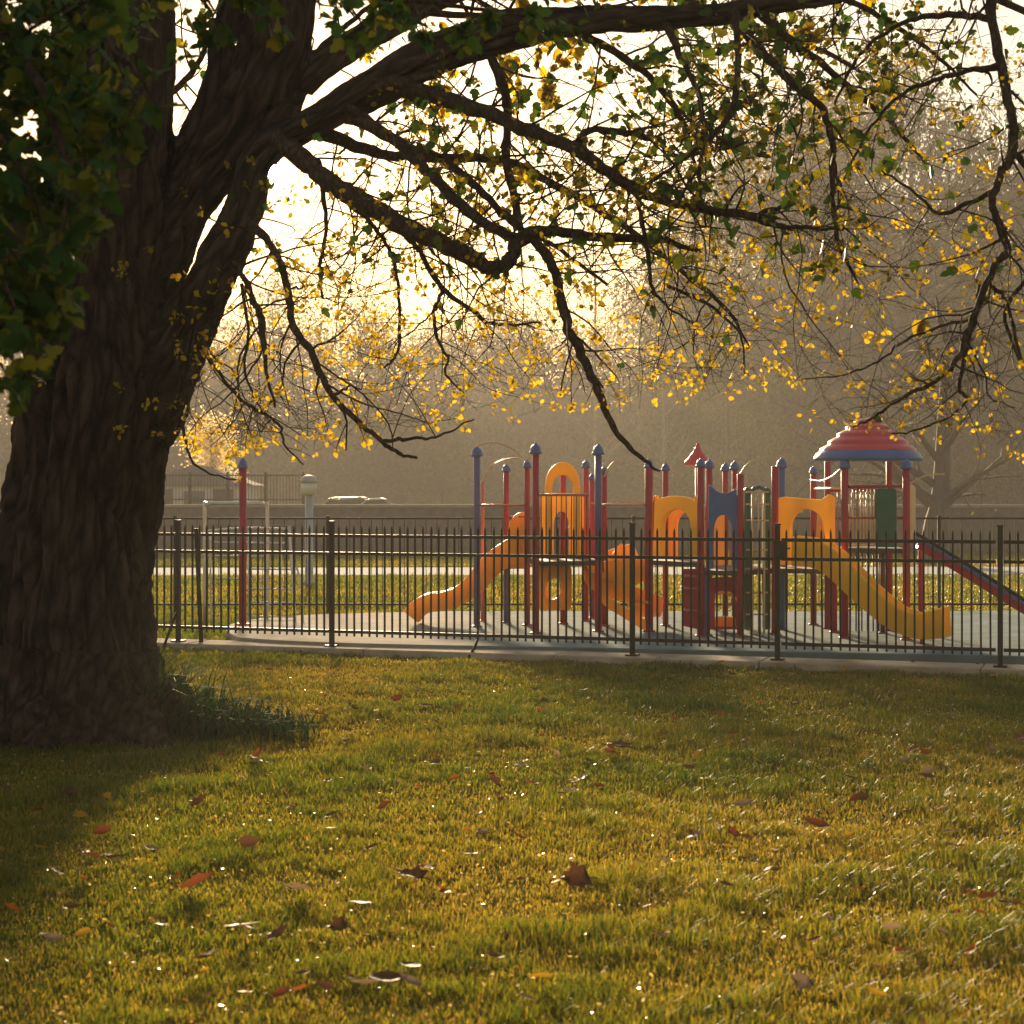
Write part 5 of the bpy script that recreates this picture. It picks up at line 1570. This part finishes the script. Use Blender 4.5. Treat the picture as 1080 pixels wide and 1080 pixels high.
# leaf and straw scraps, added so pale ones stand for sparkle on the grass
def litter():
    rng = np.random.default_rng(19)
    n = 9000
    d = 4.6 + 12.0 * rng.random(n) ** 1.1
    x = rng.uniform(-1, 1, n) * (0.29 * d + 0.6)
    P = np.stack([x, d, rng.uniform(0.012, 0.040, n)], 1)
    off = (P[:, 0] - FA.x) * FN.x + (P[:, 1] - FA.y) * FN.y
    P = P[(off < -0.25) & (((P[:, 0] + 2.83) ** 2 + (P[:, 1] - 11.8) ** 2) > 0.8 ** 2)]
    n = len(P)
    A = rng.normal(size=(n, 3)) * np.array([1, 1, 0.35])
    V, fs, k = leaf_arrays(P, A, rng.uniform(0.006, 0.020, n), rng, 0.6)
    me = bulk_mesh('sparkle_litter', V, fs, k, n, rng.random(n))
    tag(link_mesh('sparkle_litter', me, M['scrap'], None), 'tiny scraps of old leaf and straw strewn through the lawn', 'leaf litter', None, 'stuff')
litter()

# ------------------------------------------------------------------ sun, sky, air
sv = Vector((-(CX - 297) / F, 1.0, (HY - 185) / F)).normalized()
elev = math.asin(sv.z); az = math.atan2(sv.x, sv.y)
sd_ = bpy.data.lights.new('sun', 'SUN'); sd_.energy = 5.0; sd_.angle = math.radians(6.0); sd_.color = (1.0, 0.75, 0.46)
so = bpy.data.objects.new('sun', sd_); C.objects.link(so)
so.rotation_euler = (-sv).to_track_quat('-Z', 'Y').to_euler()
so.location = (0, 0, 30)

w = bpy.data.worlds.new('World'); bpy.context.scene.world = w; w.use_nodes = True
nt = w.node_tree; bg = nt.nodes['Background']
sky = nt.nodes.new('ShaderNodeTexSky'); sky.sky_type = 'NISHITA'; sky.sun_disc = False
sky.sun_elevation = elev; sky.sun_rotation = az
sky.air_density = 1.0; sky.dust_density = 0.3; sky.ozone_density = 0.6
tint = nt.nodes.new('ShaderNodeMixRGB'); tint.blend_type = 'MULTIPLY'; tint.inputs['Fac'].default_value = 1; tint.inputs['Color2'].default_value = (1.0, 0.78, 0.60, 1)
nt.links.new(sky.outputs['Color'], tint.inputs['Color1']); nt.links.new(tint.outputs['Color'], bg.inputs['Color'])
bg.inputs['Strength'].default_value = 0.061

# the visible disc of the sun, far away, glowing and see-through
m = bpy.data.materials.new('sun_glow'); m.use_nodes = True
nt = m.node_tree; nt.nodes.clear()
em = nt.nodes.new('ShaderNodeEmission'); em.inputs['Color'].default_value = (1.0, 0.8, 0.5, 1); em.inputs['Strength'].default_value = 60
tp = nt.nodes.new('ShaderNodeBsdfTransparent'); ad = nt.nodes.new('ShaderNodeAddShader'); ou = nt.nodes.new('ShaderNodeOutputMaterial')
nt.links.new(em.outputs[0], ad.inputs[0]); nt.links.new(tp.outputs[0], ad.inputs[1]); nt.links.new(ad.outputs[0], ou.inputs['Surface'])
try: m.cycles.emission_sampling = 'NONE'
except Exception: pass
SD = 1500.0
bm = bmesh.new(); bmesh.ops.create_uvsphere(bm, u_segments=32, v_segments=16, radius=SD * 27 / F / 2)
me = bpy.data.meshes.new('sun_disc'); bm.to_mesh(me); bm.free(); me.materials.append(m)
ob = bpy.data.objects.new('sun_disc', me); ob.location = sv * SD + Vector((0, 0, EYE)); C.objects.link(ob)
tag(ob, kind='structure')

HAZE = 0.0032
m = bpy.data.materials.new('haze'); m.use_nodes = True
nt = m.node_tree; nt.nodes.clear()
pv = nt.nodes.new('ShaderNodeVolumePrincipled'); ou = nt.nodes.new('ShaderNodeOutputMaterial')
pv.inputs['Color'].default_value = (0.385, 0.362, 0.33, 1); pv.inputs['Density'].default_value = HAZE; pv.inputs['Anisotropy'].default_value = 0.2
pv.inputs['Density Attribute'].default_value = ''
nt.links.new(pv.outputs['Volume'], ou.inputs['Volume'])
try: m.cycles.homogeneous_volume = True
except Exception: pass
mb = MB(); mb.box((0, 15, 15.0), (720, 720, 32.0))
ob = mb.build('haze', m); tag(ob, kind='stuff')

# ------------------------------------------------------------------ camera and render settings
cam = bpy.data.cameras.new('camera'); co_ = bpy.data.objects.new('camera', cam); C.objects.link(co_)
co_.location = (0, 0, EYE); co_.rotation_euler = (math.pi / 2, 0, 0)
cam.sensor_width = 36; cam.lens = 36 * F / 1080; cam.shift_y = -25 / 1080
cam.clip_end = 4000; cam.clip_start = 0.05
cam.dof.use_dof = True; cam.dof.focus_distance = 15.5; cam.dof.aperture_fstop = 5.6
S = bpy.context.scene; S.camera = co_
S.view_settings.view_transform = 'Standard'; S.view_settings.look = 'None'; S.view_settings.exposure = 2.32; S.view_settings.gamma = 1
S.cycles.max_bounces = 6; S.cycles.diffuse_bounces = 3; S.cycles.glossy_bounces = 2; S.cycles.transmission_bounces = 3
S.cycles.transparent_max_bounces = 8; S.cycles.volume_bounces = 1
S.cycles.use_denoising = True; S.cycles.sample_clamp_indirect = 6
S.cycles.caustics_reflective = False; S.cycles.caustics_refractive = False
